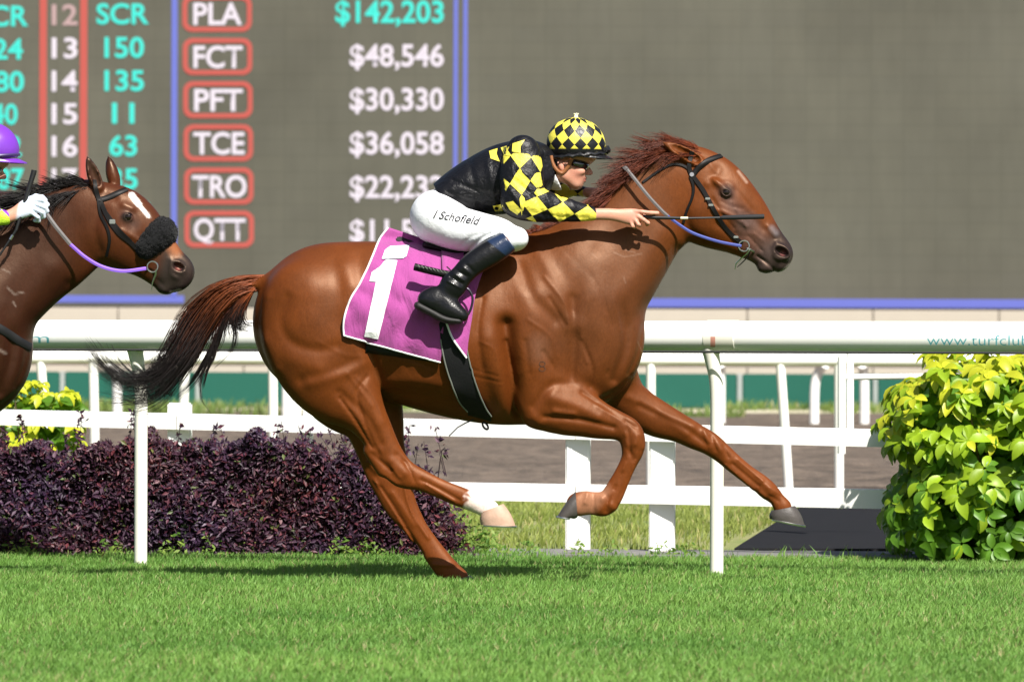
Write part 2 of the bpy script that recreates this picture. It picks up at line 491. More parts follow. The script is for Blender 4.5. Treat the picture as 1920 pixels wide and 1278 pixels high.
# ============================================================ THE SETTING
# materials of the place
def grass_ground():
    t = NT('turf soil and short grass')
    a = t.noise(1.3, 5, .6); b = t.noise(60, 4, .7); 
    c1 = t.ramp(a, [(.3, (.045, .105, .020)), (.7, (.080, .165, .038))])
    c2 = t.mix(b, (.5, .5, .5), (1.3, 1.3, 1.3)); t.l(t.mix(1.0, c1, c2, 'MULTIPLY'), t.b.inputs['Base Color'])
    t.set(Roughness=.9); t.bump(b, .6, .03); return t.m
def dry_ground():
    t = NT('dry worn grass')
    a = t.noise(1.6, 5, .65, stretch=(1, .45, 1)); b = t.noise(34, 4, .7)
    c1 = t.ramp(a, [(.30, (.11, .17, .03)), (.5, (.21, .24, .075)), (.68, (.33, .29, .14))])
    c2 = t.mix(b, (.6, .6, .6), (1.25, 1.25, 1.25)); t.l(t.mix(1.0, c1, c2, 'MULTIPLY'), t.b.inputs['Base Color'])
    t.set(Roughness=.95); t.bump(b, .6, .03); return t.m
def dirt_ground():
    t = NT('harrowed sand track')
    a = t.noise(.9, 5, .7, stretch=(.5, .35, 1)); b = t.noise(3.5, 6, .75, stretch=(1, .4, 1))
    c1 = t.ramp(a, [(.3, (.098, .072, .052)), (.7, (.155, .118, .090))])
    c2 = t.ramp(b, [(.35, (.45, .45, .45)), (.62, (1.45, 1.45, 1.45))]); t.l(t.mix(1.0, c1, c2, 'MULTIPLY'), t.b.inputs['Base Color'])
    t.set(Roughness=.95); t.bump(b, 1.0, .15); return t.m
def sand_ground():
    t = NT('pale sand margin')
    a = t.noise(.35, 5, .7, stretch=(.6, .25, 1))
    c1 = t.ramp(a, [(.38, (.12, .17, .05)), (.48, (.40, .37, .24)), (.65, (.62, .56, .44))])
    t.l(c1, t.b.inputs['Base Color']); t.set(Roughness=.95); return t.m
M_TURF, M_DRY, M_DIRT, M_SAND = grass_ground(), dry_ground(), dirt_ground(), sand_ground()
M_KERB = mat('weathered concrete edging', (.17, .165, .16), .9, .3, vary=.35, scale=14, bump=.5, bscale=90)
def sheet(name, P, z, m):
    mb = MB(); mb.add([(x, y, z) for x, y in P], [tuple(range(len(P)))]); o = mb.build(name, m, smooth=False); o['kind'] = 'structure'; return o
sheet('ground', [(-900, -60), (900, -60), (900, 1500), (-900, 1500)], -.02, M_TURF)
def patch(name, x0, x1, y0, y1, z, m, n=60, wav=.012):
    xs = np.linspace(x0, x1, n); ys = np.linspace(y0, y1, n); X, Y = np.meshgrid(xs, ys, indexing='ij')
    Z = z+wav*(np.sin(X*1.7+Y*.9)+np.sin(X*.53-Y*2.1+1)+np.sin(X*3.1+Y*3.7+2)*.5)*.4
    V = np.stack([X, Y, Z], -1).reshape(-1, 3); i = np.arange(n*n).reshape(n, n)
    F = np.stack([i[:-1, :-1], i[1:, :-1], i[1:, 1:], i[:-1, 1:]], -1).reshape(-1, 4)
    o = np_mesh(name, V, F, m, kind='structure'); return o
Y_EDGE = 3.45                                            # far edge of the turf course (it runs slightly askew)
def y_edge(x): return 3.05-.13*x
patch('racecourse_turf', -9, 9, -12, 2.6, -.004, M_TURF, 80)
sheet('turf_verge', [(-9, 2.6), (9, 2.6), (9, y_edge(9)+.02), (-9, y_edge(-9)+.02)], -.008, M_TURF)
sheet('dry_grass_strip', [(-14, y_edge(-14)+.6), (14, y_edge(14)+.6), (18, 16.5), (-18, 16.5)], .0, M_DRY)
patch('sand_track', -30, 30, 16.5, 66, .0, M_DIRT, 60, .02)
sheet('sand_margin', [(-60, 66), (60, 66), (60, 73), (-60, 73)], .004, M_SAND)
mb = MB(); mb.box((0, y_edge(0)+.45, -.018), (18, .88, .09), rz=math.atan(-.13), bev=.01); o = mb.build('path_edging', M_KERB); o['kind'] = 'structure'

# ---- turf blades -------------------------------------------------------------
def blades(name, n, xr, yr, h0, h1, w, m, cols, keep=None, seed=1, lean=.35, wedge=False):
    g = np.random.default_rng(seed)
    y = g.uniform(yr[0], yr[1], n)
    if wedge: hw = (y-CAM_Y)*.0915*1.28+.25; x = g.uniform(-1, 1, n)*hw
    else: x = g.uniform(xr[0], xr[1], n)
    clump = .5+.5*np.sin(x*2.3+1.3*np.sin(y*1.9))*np.sin(y*2.9+1.1*np.sin(x*1.7))
    clump2 = .5+.5*np.sin(x*9.1+2*np.sin(y*7.3))*np.sin(y*8.7+2*np.sin(x*6.1))
    if keep is not None:
        k = keep(x, y, g); x, y, clump, clump2 = x[k], y[k], clump[k], clump2[k]
    n = len(x)
    h = g.uniform(h0, h1, n)*(.72+.35*clump+.3*clump2); a = g.uniform(0, 2*np.pi, n)
    L = g.normal(0, lean, (n, 2))*h[:, None]+np.array([.12, .0])*h[:, None]
    ww = w*g.uniform(.6, 1.3, n); dx = np.cos(a)*ww/2; dy = np.sin(a)*ww/2
    z = np.full(n, -.006)
    V = np.stack([np.stack([x-dx, y-dy, z], 1), np.stack([x+dx, y+dy, z], 1),
                  np.stack([x+L[:, 0]*.35+dx*.8, y+L[:, 1]*.35+dy*.8, h*.58], 1), np.stack([x+L[:, 0]*.35-dx*.8, y+L[:, 1]*.35-dy*.8, h*.58], 1),
                  np.stack([x+L[:, 0], y+L[:, 1], h], 1)], 1).reshape(-1, 3)
    b = (np.arange(n)*5)[:, None]
    F = np.concatenate([b+np.array([0, 1, 2]), b+np.array([0, 2, 3]), b+np.array([3, 2, 4])])
    macro = np.sin(x*.9+2.1*np.sin(y*.8))*np.sin(y*1.7+1.5*np.sin(x*.6+1))
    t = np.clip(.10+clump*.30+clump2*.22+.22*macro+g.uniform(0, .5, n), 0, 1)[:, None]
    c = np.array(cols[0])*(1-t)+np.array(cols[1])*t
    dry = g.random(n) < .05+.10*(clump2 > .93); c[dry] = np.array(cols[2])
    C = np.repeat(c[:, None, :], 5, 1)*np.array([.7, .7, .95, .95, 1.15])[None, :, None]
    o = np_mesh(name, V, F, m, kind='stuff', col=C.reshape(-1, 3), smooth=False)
    return o
tg = col_mat('grass blade', rough=.55, spec=.3, bump=0, vary=.18, vscale=.9)
tg.b.inputs['Transmission Weight'].default_value = 0
tr = tg.n('ShaderNodeBsdfTranslucent'); at = tg.n('ShaderNodeAttribute'); at.attribute_name = 'Col'
tg.l(tg.mix(.5, at.outputs['Color'], (.35, .55, .05), 'MIX'), tr.inputs[0])
mx = tg.n('ShaderNodeMixShader'); mx.inputs[0].default_value = .3
tg.l(tg.b.outputs[0], mx.inputs[1]); tg.l(tr.outputs[0], mx.inputs[2]); tg.l(mx.outputs[0], tg.t.nodes['Material Output'].inputs[0])
M_BLADE = tg.m
GC = [(.082, .205, .036), (.190, .340, .070), (.33, .30, .14)]
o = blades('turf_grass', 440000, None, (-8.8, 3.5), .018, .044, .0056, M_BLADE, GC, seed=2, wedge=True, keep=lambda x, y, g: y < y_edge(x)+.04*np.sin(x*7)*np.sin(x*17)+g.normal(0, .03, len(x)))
tag(o, 'thick bright green turf of the race course in front of the rail', 'grass')
o = blades('edge_grass', 16000, None, (2.4, 3.9), .03, .080, .007, M_BLADE, GC, seed=3, wedge=True,
           keep=lambda x, y, g: (np.abs(y-y_edge(x)+.05) < .14) & (g.random(len(x)) < np.where(x < .2, .9, .25)))
tag(o, 'longer uncut grass fringe along the far edge of the turf', 'grass')
o = blades('dry_grass', 60000, None, (3.6, 14.5), .02, .07, .009, M_BLADE, [(.15, .20, .035), (.30, .34, .09), (.45, .38, .17)], seed=4, wedge=True,
           keep=lambda x, y, g: (y > y_edge(x)+.93) & (g.random(len(x)) < .35+.5*(np.sin(x*1.3+y*.7)+np.sin(x*2.9-y*1.9) > 0)) & ~((x > 1.02+(y-3.95)*.115) & (y < 11.2)))
tag(o, 'patchy yellowish grass between the path edging and the sand track', 'grass')
o = blades('track_side_grass', 16000, (-16, 16), (60, 72.3), .05, .20, .035, M_BLADE, [(.10, .17, .04), (.22, .29, .08), (.5, .45, .25)], seed=5,
           keep=lambda x, y, g: (np.sin(x*.9+y*.3)+np.sin(x*2.1-y*.9)*.6+(y-66)*.12 > .1))
tag(o, 'ragged grass growing on the pale margin below the green barrier', 'grass')

# ---- big screen --------------------------------------------------------------
YB = 85.0; DB = YB-CAM_Y
def screen_mat():
    t = NT('unlit led face')
    tc = t.n('ShaderNodeTexCoord')
    br = t.n('ShaderNodeTexBrick'); br.offset = 0; br.inputs['Scale'].default_value = 1.0
    br.inputs['Brick Width'].default_value = .64; br.inputs['Row Height'].default_value = .32; br.inputs['Mortar Size'].default_value = .018; br.inputs['Mortar Smooth'].default_value = .6
    br.inputs['Color1'].default_value = (1.01, 1.01, 1.0, 1); br.inputs['Color2'].default_value = (.98, .985, .99, 1); br.inputs['Mortar'].default_value = (.90, .91, .90, 1)
    mp = t.n('ShaderNodeMapping'); mp.inputs['Rotation'].default_value = (R(90), 0, 0); t.l(tc.outputs['Object'], mp.inputs[0]); t.l(mp.outputs[0], br.inputs['Vector'])
    a = t.noise(.22, 4, .6); c = t.ramp(a, [(.3, (.074, .070, .055)), (.7, (.104, .099, .079))])
    b = t.noise(3.2, 3, .6, stretch=(1, 1, .25)); c = t.mix(1.0, c, t.mix(b, (.86, .86, .86), (1.12, 1.12, 1.12)), 'MULTIPLY')
    t.l(t.mix(1.0, c, br.outputs['Color'], 'MULTIPLY'), t.b.inputs['Base Color']); t.set(Roughness=.75)
    t.b.inputs['Specular IOR Level'].default_value = .25
    return t.m
board = thing('led_board', 'giant grey electronic tote board full of odds and dividends behind the course', 'display board', (0, YB, 0))
zb = W(960, 577, YB)[2]
mb = MB(); mb.box((-2, YB+.5, zb+6.5), (92, 1.0, 13.0)); mb.build('screen', screen_mat(), board, smooth=False)
mb = MB(); mb.box((-2, YB+.3, zb-.05), (92.4, 1.5, .10), bev=.01); mb.build('bottom_frame', mat('black board frame', (.02, .02, .022), .6), board)
def lit(name, c, e=.36, k=.36):
    cl = lin(c); return mat(name, tuple(v*k for v in cl), .7, .2, vary=.06, scale=3, emit=cl, estr=e)
L_WHITE = lit('white leds', (226, 216, 228)); L_CYAN = lit('cyan leds', (70, 222, 208)); L_RED = lit('red leds', (196, 92, 84)); L_BLUE = lit('blue leds', (112, 120, 205)); L_PINK = lit('dim pink leds', (190, 160, 160))
def board_text(s, cx, cy, caph, m, right=None, width=None, bold=.022):
    me, V = text_mesh(s, bold)
    w0, w1 = V[:, 0].min(), V[:, 0].max(); h1 = .73
    sc = caph/h1; sx = sc if width is None else width/(w1-w0)
    x0 = (right-(w1-w0)*sx) if right is not None else cx-(w1-w0)*sx/2
    P = []
    for v in V: P.append(W(x0+(v[0]-w0)*sx, cy+caph/2-v[1]*sc, YB-.012))
    for v, p in zip(me.vertices, P): v.co = p
    me.materials.append(m); me.name = 'lettering'; link_mesh('lettering', me, board)
def board_bar(x0, y0, x1, y1, m, name='line'):
    mb = MB(); a = W(x0, y1, YB-.012); b = W(x1, y0, YB-.012)
    mb.add([(a[0], a[1], a[2]), (b[0], a[1], a[2]), (b[0], a[1], b[2]), (a[0], a[1], b[2])], [(0, 1, 2, 3)]); mb.build(name, m, board, smooth=False)
def board_ring(x0, y0, x1, y1, r, w, m):
    def rr(x0, y0, x1, y1, r):
        P = []
        for cx, cy, a in ((x1-r, y0+r, -90), (x1-r, y1-r, 0), (x0+r, y1-r, 90), (x0+r, y0+r, 180)):
            for k in range(7): an = R(a+15*k); P.append((cx+r*math.cos(an), cy+r*math.sin(an)))
        return P
    A = rr(x0, y0, x1, y1, r); B = rr(x0+w, y0+w, x1-w, y1-w, r-w*.8); n = len(A)
    mb = MB(); mb.add([W(x, y, YB-.012) for x, y in A+B], [(i, (i+1) % n, n+(i+1) % n, n+i) for i in range(n)]); mb.build('rounded_outline', m, board, smooth=False)
for i, (s, cy) in enumerate((('12', 27), ('13', 89), ('14', 151), ('15', 212), ('16', 273), ('17', 334), ('18', 395))):
    board_text(s, 121, cy, 39, L_PINK if i == 0 else L_WHITE, width=48)
for s, cx, cy, w in (('SCR', 230, 25, 98), ('150', 233, 88, 74), ('135', 233, 150, 74), ('11', 231, 211, 42), ('63', 231, 272, 52), ('35', 232, 334, 52), ('29', 258, 396, 50)):
    board_text(s, cx, cy, 39, L_CYAN, width=w)
for s, rx, cy in (('SCR', 53, 29), ('124', 43, 91), ('180', 45, 152), ('40', 33, 213), ('22', 40, 273), ('87', 45, 334)):
    board_text(s, 0, cy, 39, L_CYAN, right=rx, width=98 if s == 'SCR' else 25*len(s))
for x in (73, 149): board_bar(x, -60, x+15, 440, L_RED, 'red_line')
board_bar(320, -60, 333, 556, L_BLUE, 'blue_line')
for x in (849, 867): board_bar(x, -60, x+10, 566, L_BLUE, 'blue_line')
board_bar(-120, 554, 345, 566, L_BLUE, 'blue_line')
board_bar(846, 562, 2100, 574, L_BLUE, 'blue_line')
for i, s in enumerate(('PLA', 'FCT', 'PFT', 'TCE', 'TRO', 'QTT')):
    cy = 26+i*80.8
    board_ring(342+i*.8, cy-35, 472+i*.8, cy+34, 18, 9, L_RED)
    board_text(s, 408+i*.8, cy-1, 42, L_WHITE, width={'PLA': 91, 'FCT': 92, 'PFT': 91, 'TCE': 96, 'TRO': 102, 'QTT': 97}[s])
for s, cy, w, c in (('$142,203', 21, 203, L_CYAN), ('$48,546', 103, 176, L_WHITE), ('$30,330', 185, 176, L_WHITE), ('$36,058', 267, 176, L_WHITE), ('$22,232', 349, 176, L_WHITE), ('$11,562', 431, 176, L_WHITE)):
    board_text(s, 0, cy, 42, c, right=832, width=w)

# ---- beige base wall under the screen and green barrier -----------------------
YW = 84.0
wall = thing('concrete_wall', 'low beige concrete wall with panel joints under the screen', 'wall', (0, YW, 0))
M_WALL = mat('beige render', (.44, .38, .33), .85, .3, vary=.06, scale=1.5, bump=.1)
zt = W(960, 579, YW)[2]
for k in range(-18, 19):
    mb = MB(); mb.box((k*2.45+.9, YW+.2, zt/2), (2.43, .4, zt), bev=.012); mb.build('wall_panel', M_WALL, wall)
mb = MB(); mb.box((0.9, YW+.25, zt/2-.02), (90, .3, zt-.05)); mb.build('wall_core', mat('joint filler', (.38, .33, .29), .9), wall)
YG = 72.6
barrier = thing('green_barrier', 'long dark green padded barrier panels behind the sand track', 'barrier', (0, YG, 0))
M_GREEN = mat('dark green vinyl', (.007, .085, .062), .45, .4, vary=.12, scale=.8, bump=.12, bscale=3, bdist=.03)
M_STEEL = mat('galvanised post', (.33, .36, .36), .5, .5, metal=.3)
zg0, zg1 = W(960, 764, YG)[2], W(960, 699, YG)[2]
nb = 0
for k in range(-15, 16):
    x0 = k*2.36-.75
    mb = MB(); mb.box((x0+1.18, YG+.0015*x0, (zg0+zg1)/2), (2.27, .12, zg1-zg0), bev=.02); mb.build('barrier_panel', M_GREEN, barrier)
    mb = MB(); mb.box((x0, YG-.03, zg1/2), (.085, .09, zg1+.01), bev=.01); mb.build('post', M_STEEL, barrier)

# ---- running rails -----------------------------------------------------------
M_WHITE = mat('white gloss plastic', (.93, .93, .90), .38, .5, vary=.03, scale=3)
M_CREAM = mat('weathered white plastic', (.86, .84, .74), .42, .5, vary=.06, scale=4)
M_DARK = mat('dark strip', (.03, .032, .03), .7)
def goose_post(mb, x, y, ztop, lean, r, hook=.16, zf=0.0):
    """upright that bends over at the top to carry the rail"""
    P = [(x, y, zf-.05), (x, y, ztop*.45), (x-lean*.12, y, ztop*.72), (x-lean*.5, y-hook*.25, ztop*.90), (x-lean, y-hook, ztop)]
    D = catmull(P, 6); mb.tube([tuple(p) for p in D], r, 14)
near = thing('running_rail', 'nearest white plastic running rail with a fat round top tube right behind the chestnut horse', 'rail', (0, 2.2, 0))
def rail_pt(px):                     # the near rail runs slightly towards the camera to the right
    return 2.0-(px-265)/1080*1.05+.05
def rail_xy(px):
    Y = rail_pt(px); return W(px, 650, Y)[0], Y
pa, pb_ = rail_xy(-900), rail_xy(2600)
zc, rr_ = 1.117, .0725
jx = [rail_xy(p) for p in (-900, -790, 1356, 2600)]
for i, (a, b) in enumerate(zip(jx[:-1], jx[1:])):
    mb = MB(); e = .004; t = (Vector((*b, 0))-Vector((*a, 0))).normalized()*e
    n_ = 24; mb.tube([Vector((*a, zc))+t+(Vector((*b, zc))-Vector((*a, zc)))*q for q in np.linspace(0, 1, n_)], rr_, 40); mb.build('rail_tube', M_WHITE, near)
mb = MB(); mb.tube([(*pa, zc-rr_+.002), (*pb_, zc-rr_+.002)], .006, 8); mb.build('underside_strip', M_DARK, near)  # thin dark strip along the bottom edge of the tube
a, b = rail_xy(1328), rail_xy(1384)
mb = MB(); mb.tube([(*a, zc), (*b, zc)], rr_+.004, 40); mb.build('joint_sleeve', M_CREAM, near)
for px in (-815, 265, 1345, 2425):
    x, y = rail_xy(px); mb = MB()
    P = [(x, y, -.05), (x, y, .55), (x-.002, y, .86), (x-.018, y, .98), (x-.035, y, 1.075)]
    D = catmull(P, 6); rad = np.interp(np.linspace(0, 1, len(D)), [0, .7, .85, 1], [.0315, .0315, .037, .044])
    mb.tube([tuple(p) for p in D], list(rad), 24); mb.build('post', M_CREAM, near)
# website printed on the tube, red stencil mark on the sleeve
M_TEAL = mat('teal print', (.12, .40, .46), .5, vary=0); M_REDP = mat('red stencil paint', (.62, .28, .22), .7, vary=.2)
rail_bvh_m = MB(); rail_bvh_m.tube([(*pa, zc), (*pb_, zc)], rr_+.0005, 64)
rail_bvh = BVHTree.FromPolygons([tuple(v) for v in rail_bvh_m.v], rail_bvh_m.f)
rail_bvh2_m = MB(); rail_bvh2_m.tube([(*pa, zc), (*pb_, zc)], rr_+.0045, 64)
rail_bvh2 = BVHTree.FromPolygons([tuple(v) for v in rail_bvh2_m.v], rail_bvh2_m.f)
def text_decal(s, x0, base, caph, m, bvh, parent, width=None, bold=.0, skew=0.0, rot=0.0, off=.0015, cell=10, name='lettering'):
    me, V = text_mesh(s, bold); bm = bmesh.new(); bm.from_mesh(me); bpy.data.meshes.remove(me)
    w0, w1 = V[:, 0].min(), V[:, 0].max(); sc = caph/.73; sx = sc if width is None else width/(w1-w0)
    c_, s_ = math.cos(rot), math.sin(rot)
    for v in bm.verts:
        X = (v.co.x-w0)*sx+v.co.y*sc*skew; Y = v.co.y*sc
        v.co = Vector((x0+X*c_-Y*s_, -base+X*s_+Y*c_, 0))
    return decal(name, bm, bvh, m, parent, off, cell)
text_decal('www.turfclub.com.sg', 1738, 647, 20, M_TEAL, rail_bvh, near, width=298, bold=-.006)
text_decal('.com', -12, 643, 20, M_TEAL, rail_bvh, near, width=104, bold=-.004)
text_decal('1', 1332, 650, 20, M_REDP, rail_bvh2, near, width=9, bold=.01)

def lean_post(mb, x, y, ztop, lean, r): mb.tube([(x, y, -.05), (x-lean*.5, y-.06, ztop*.5), (x-lean, y-.12, ztop)], r, 14)
def far_rail(name, label, Y, posts, r, z_top, curved, px0, px1, slope=0.0):
    t = thing(name, label, 'rail', (0, Y, 0)); d = Y-CAM_Y
    x0, x1 = W(px0, 650, Y)[0], W(px1, 650, Y)[0]
    mb = MB(); mb.tube([(x0, Y, z_top-r), (x1, Y, z_top-r-slope)], r, 20); mb.build('rail_tube', M_WHITE, t)
    for px, ln in posts:
        x = W(px, 650, Y)[0]; mb = MB(); (goose_post if curved else lean_post)(mb, x, Y+.12, z_top-r*1.2, ln*S(16, Y), S(9.5, Y)*.95); mb.build('post', M_WHITE, t)
    return t
Y2 = depth_of_ground(917)
far_rail('middle_running_rail', 'white running rail on the near side of the brown sand track', Y2,
         [(-800, .3), (-250, 1), (92, 1.0), (178, .2), (338, -.6), (513, .1), (1222, .1), (1482, 1.2), (1576, .2), (1990, 1), (2500, .3)], S(11.5, Y2), W(960, 661, Y2)[2], False, -1500, 3400)
Y3 = depth_of_ground(792)
far_rail('far_running_rail', 'thinner white running rail farthest away in front of the green barrier', Y3,
         [(-150, 1), (219, .9), (537, .1), (556, .3), (1352, .1), (1528, -1.2), (1622, .3), (1800, 1)], S(8, Y3), W(960, 671, Y3)[2], True, -1500, 3400)

# ---- low white plank fence running obliquely ------------------------------------
fence = thing('plank_fence', 'low white wooden fence with two planks and thick square posts beside the sand track', 'fence', (0, 5, 0))
M_PLANK = mat('white painted timber', (.90, .90, .87), .5, .4, vary=.05, scale=3, bump=.15, bscale=25)
fa = Vector((*W(300, 650, 4.9)[:2], 0)); fb = Vector((*W(1500, 650, 3.3)[:2], 0))   # line of the fence on the ground
fd = (fb-fa).normalized(); fz = math.atan2(fd.y, fd.x); fend = fa+fd*(12.0); fst = fa-fd*3.0
def fence_at(px):            # where the sight line of column px crosses the fence line
    dx = (px-960)/F_PX
    # point fa + s*fd ; x = dx*(y-CAM_Y)
    s_ = (dx*(fa.y-CAM_Y)-fa.x)/(fd.x-dx*fd.y); return fa+fd*s_
A0, A1 = fence_at(-160), fence_at(1960)
def zat(px, py): p = fence_at(px); return CAM_H+(HOR-py)/F_PX*(p.y-CAM_Y)
def plank(y0, y1, name='plank'):
    """y0, y1: (row at column 300, row at column 1500) of the upper and lower edge; the fence follows the slight fall of the ground"""
    def rowat(r, px): return r[0]+(r[1]-r[0])*(px-300)/1200
    cols = (-160, 337, 1085, 1700); nrm = Vector((-fd.y, fd.x, 0))
    for ca, cb in zip(cols[:-1], cols[1:]):
        a, b = fence_at(ca), fence_at(cb); vs = []
        for p, c, e in ((a, ca, .003), (b, cb, -.003)):
            zt_, zb2 = zat(c, rowat(y0, c)), zat(c, rowat(y1, c)); q = p+fd*e
            for o_, z_ in ((0, zb2), (0, zt_-.004), (.005, zt_), (.03, zt_), (.035, zt_-.005), (.035, zb2)): vs.append(q+nrm*(-.035+o_)+Vector((0, 0, z_)))
        mb = MB(); mb.add(vs, [(i, (i+1) % 6, 6+(i+1) % 6, 6+i) for i in range(6)]+[tuple(range(5, -1, -1)), tuple(range(6, 12))]); mb.build(name, M_PLANK, fence, angle=25)
plank((776, 799), (806, 832)); plank((897, 912), (927, 948))
for px, ztop, w in ((-120, .66, .12), (337, zat(337, 757), .125), (578, zat(578, 742), .05), (1085, zat(1085, 800), .125), (1243, zat(1243, 806), .13)):
    p = fence_at(px); mb = MB(); mb.box((p.x-.0, p.y+.035, ztop/2-.05), (w, .06 if w > .06 else .05, ztop+.1), rz=fz*.35, bev=.008); mb.build('post', M_PLANK, fence)

# ---- metal gate by the lime bush -----------------------------------------------
YGt = 6.0
gate = thing('metal_gate', 'slim white tubular gate standing behind the lime bush', 'gate', (W(1600, 650, YGt)[0], YGt, 0))
for (ax, ay, bx, by, r) in ((1578, 668, 1578, 850, 7.5), (1594, 662, 1594, 812, 7), (1580, 707, 1770, 705, 5.5)):
    mb = MB(); mb.tube([W(ax, ay, YGt), W(bx, by, YGt)], S(r, YGt), 12); mb.build('bar' if ay != by and abs(ax-bx) > 50 else 'upright', M_WHITE, gate)

# ---- black rubber mat ------------------------------------------------------------
mb = MB(); q = []
for px, py in ((1378, 1036), (1500, 956), (1900, 956), (1960, 1036)):
    Y = depth_of_ground(py); x = (px-960)/F_PX*(Y-CAM_Y); q.append((x, Y))
q = [(x, max(y, y_edge(x)+.94)) for x, y in q]
mb.add([(x, y, .006) for x, y in q]+[(x, y, .028) for x, y in q], [(4, 5, 6, 7)]+[(i, (i+1) % 4, 4+(i+1) % 4, 4+i) for i in range(4)])
o = mb.build('rubber_mat', mat('black rubber matting', (.015, .015, .017), .85, .08, vary=.15, scale=5, bump=.3, bscale=30), smooth=False)
tag(o, 'flat black rubber mat lying on the grass between fence and lime bush', 'mat')
# ============================================================ HORSES
GY = 1098
def coat_mat(name, rough, spec, sheen=.0, coat=0.0):
    t = col_mat(name, rough=rough, spec=spec, bump=.6, bscale=17.0, bdist=.0035, vary=.28, vscale=9, bscale2=260, bdist2=.0007, stretch=(1, 1, .6))
    st_ = t.noise(240, 2, .6, stretch=(.5, 1, .18)); src = t.b.inputs['Base Color'].links[0].from_socket
    t.l(t.mix(1.0, src, t.mix(st_, (.72, .72, .72), (1.28, 1.28, 1.28)), 'MULTIPLY'), t.b.inputs['Base Color'])
    t.b.inputs['Specular Tint'].default_value = (1.0, .70, .50, 1)
    if coat: t.b.inputs['Coat Weight'].default_value = coat; t.b.inputs['Coat Roughness'].default_value = .32
    r = t.noise(3.2, 4, .6); rr = t.math('ADD', t.math('MULTIPLY', r, .35), rough-.17); t.l(rr, t.b.inputs['Roughness'])
    return t.m
NECK1 = [(1010,440,1190,612,0,.20), (1066,412,1203,582,0,.165), (1114,386,1222,544,0,.13), (1153,344,1244,499,0,.105),
         (1190,302,1268,468,0,.09), (1235,276,1284,445,0,.082), (1288,272,1300,425,0,.078)]
HEAD1 = [(1300,284,1268,425,0,.075), (1334,284,1288,447,0,.088), (1362,304,1307,459,0,.098), (1389,332,1330,465,0,.094),
         (1409,356,1352,469,0,.080), (1430,387,1376,477,0,.062), (1446,411,1397,484,0,.052), (1459,430,1414,494,0,.047),
         (1469,442,1427,500,0,.049), (1475,451,1438,502,0,.049)]
BODY = [(622,454,622,752,0,.245), (655,453,658,748,0,.255), (705,453,705,745,0,.255),
        (775,462,765,758,0,.275), (850,468,845,780,0,.295), (920,460,915,794,0,.275), (990,438,985,796,0,.245),
        (1030,442,1034,788,0,.23), (1074,508,1084,764,0,.205), (1104,575,1112,748,0,.175)]
BODY_AMP = [  # relief of the trunk
    ([(905,520),(893,600),(905,690),(925,760)], 14, -.006),
    ([(915,640),(930,700),(935,760)], 26, .012),
    ([(948,610),(958,690),(972,770)], 15, -.036),
    ([(1000,560),(1000,640),(1010,730)], 34, .018),
    ([(1073,560),(1076,640),(1070,705)], 9, -.010),
    ([(1120,560),(1125,640),(1112,700)], 30, .014),
    ([(1165,560),(1172,640),(1150,710)], 9, -.012),
    ([(1010,470),(1045,540),(1075,610)], 16, .010),
    ([(975,500),(1000,560),(1040,600)], 12, -.008),
    ([(1100,470),(1085,530),(1072,580)], 12, -.008),
    ([(648,500),(660,535)], 18, .006), ([(676,480),(676,520),(690,550)], 14, -.004),
    ([(690,745),(760,735),(830,745),(900,770)], 12, -.007), ([(700,720),(770,715),(850,725)], 14, .006),
    ([(1020,520),(1060,575),(1066,640)], 3, .0022), ([(1100,560),(1088,620),(1100,680)], 2.6, .002), ([(900,640),(930,660),(938,720)], 2.5, .0018), ([(1135,590),(1150,640),(1140,690)], 3, .002), ([(990,600),(1030,630),(1045,670)], 3, .002), ([(760,600),(765,690)], 6, -.002), ([(800,600),(808,700)], 6, -.003),
    ([(690,640),(700,690),(712,740)], 12, -.024),
    ([(948,640),(962,700),(982,768)], 5, -.010), ([(905,560),(897,620),(905,690)], 5, -.004), ([(1130,745),(1160,728),(1185,705)], 4, -.008), ([(1205,610),(1195,660),(1178,700)], 4, -.005),
    ([(1100,500),(1130,560),(1150,640),(1138,700)], 4, -.004), ([(1060,470),(1110,520)], 5, -.004), ([(715,660),(760,668),(815,690)], 5, -.003), ([(880,690),(935,705)], 2, -.0018), ([(885,704),(940,716)], 2, -.0018),
    ([(1020,660),(1040,700),(1030,735)], 5, -.004), ([(1090,640),(1110,690),(1105,725)], 4, -.004), ([(1030,560),(1060,610)], 3, -.003), ([(985,640),(992,700)], 5, -.004), ([(1150,560),(1162,620)], 3, .003)]
THIGH_AMP = [
    ([(542,560),(530,600),(550,640),(600,656),(636,648)], 10, -.0065),
    ([(505,640),(540,670),(600,690)], 16, .005),
    ([(590,590),(600,540)], 38, .010),
    ([(500,560),(492,620),(520,690)], 14, .007),
    ([(570,712),(620,700),(668,676)], 10, -.006),
    ([(585,715),(640,700),(690,680)], 12, .008),
    ([(650,530),(655,570),(648,605)], 18, -.005), ([(655,700),(700,760)], 4, .0022), ([(668,705),(705,745),(722,790)], 2.5, .002), ([(600,640),(650,665),(690,668)], 3, .0015),
    ([(655,600),(690,640)], 12, -.008),
    ([(640,735),(690,780),(715,830)], 8, -.006),
    ([(690,720),(712,790)], 13, .005)]
HIND_AMP = [([(690,705),(672,740),(690,800),(712,850)], 4, -.005), ([(640,745),(672,790),(700,838)], 3, -.006), ([(682,668)], 15, .006), ([(758,862),(772,884),(778,900)], 3, -.004), ([(738,875),(752,893)], 4, .004), ([(735,862),(760,885)], 8, .006), ([(722,890),(745,905)], 6, .006), ([(745,850),(765,868)], 4, -.004),
            ([(790,897),(830,917),(862,935)], 3.2, -.005), ([(800,905),(850,936)], 3, .004), ([(700,850),(735,880)], 4, -.006), ([(885,930),(890,940)], 9, .004)]
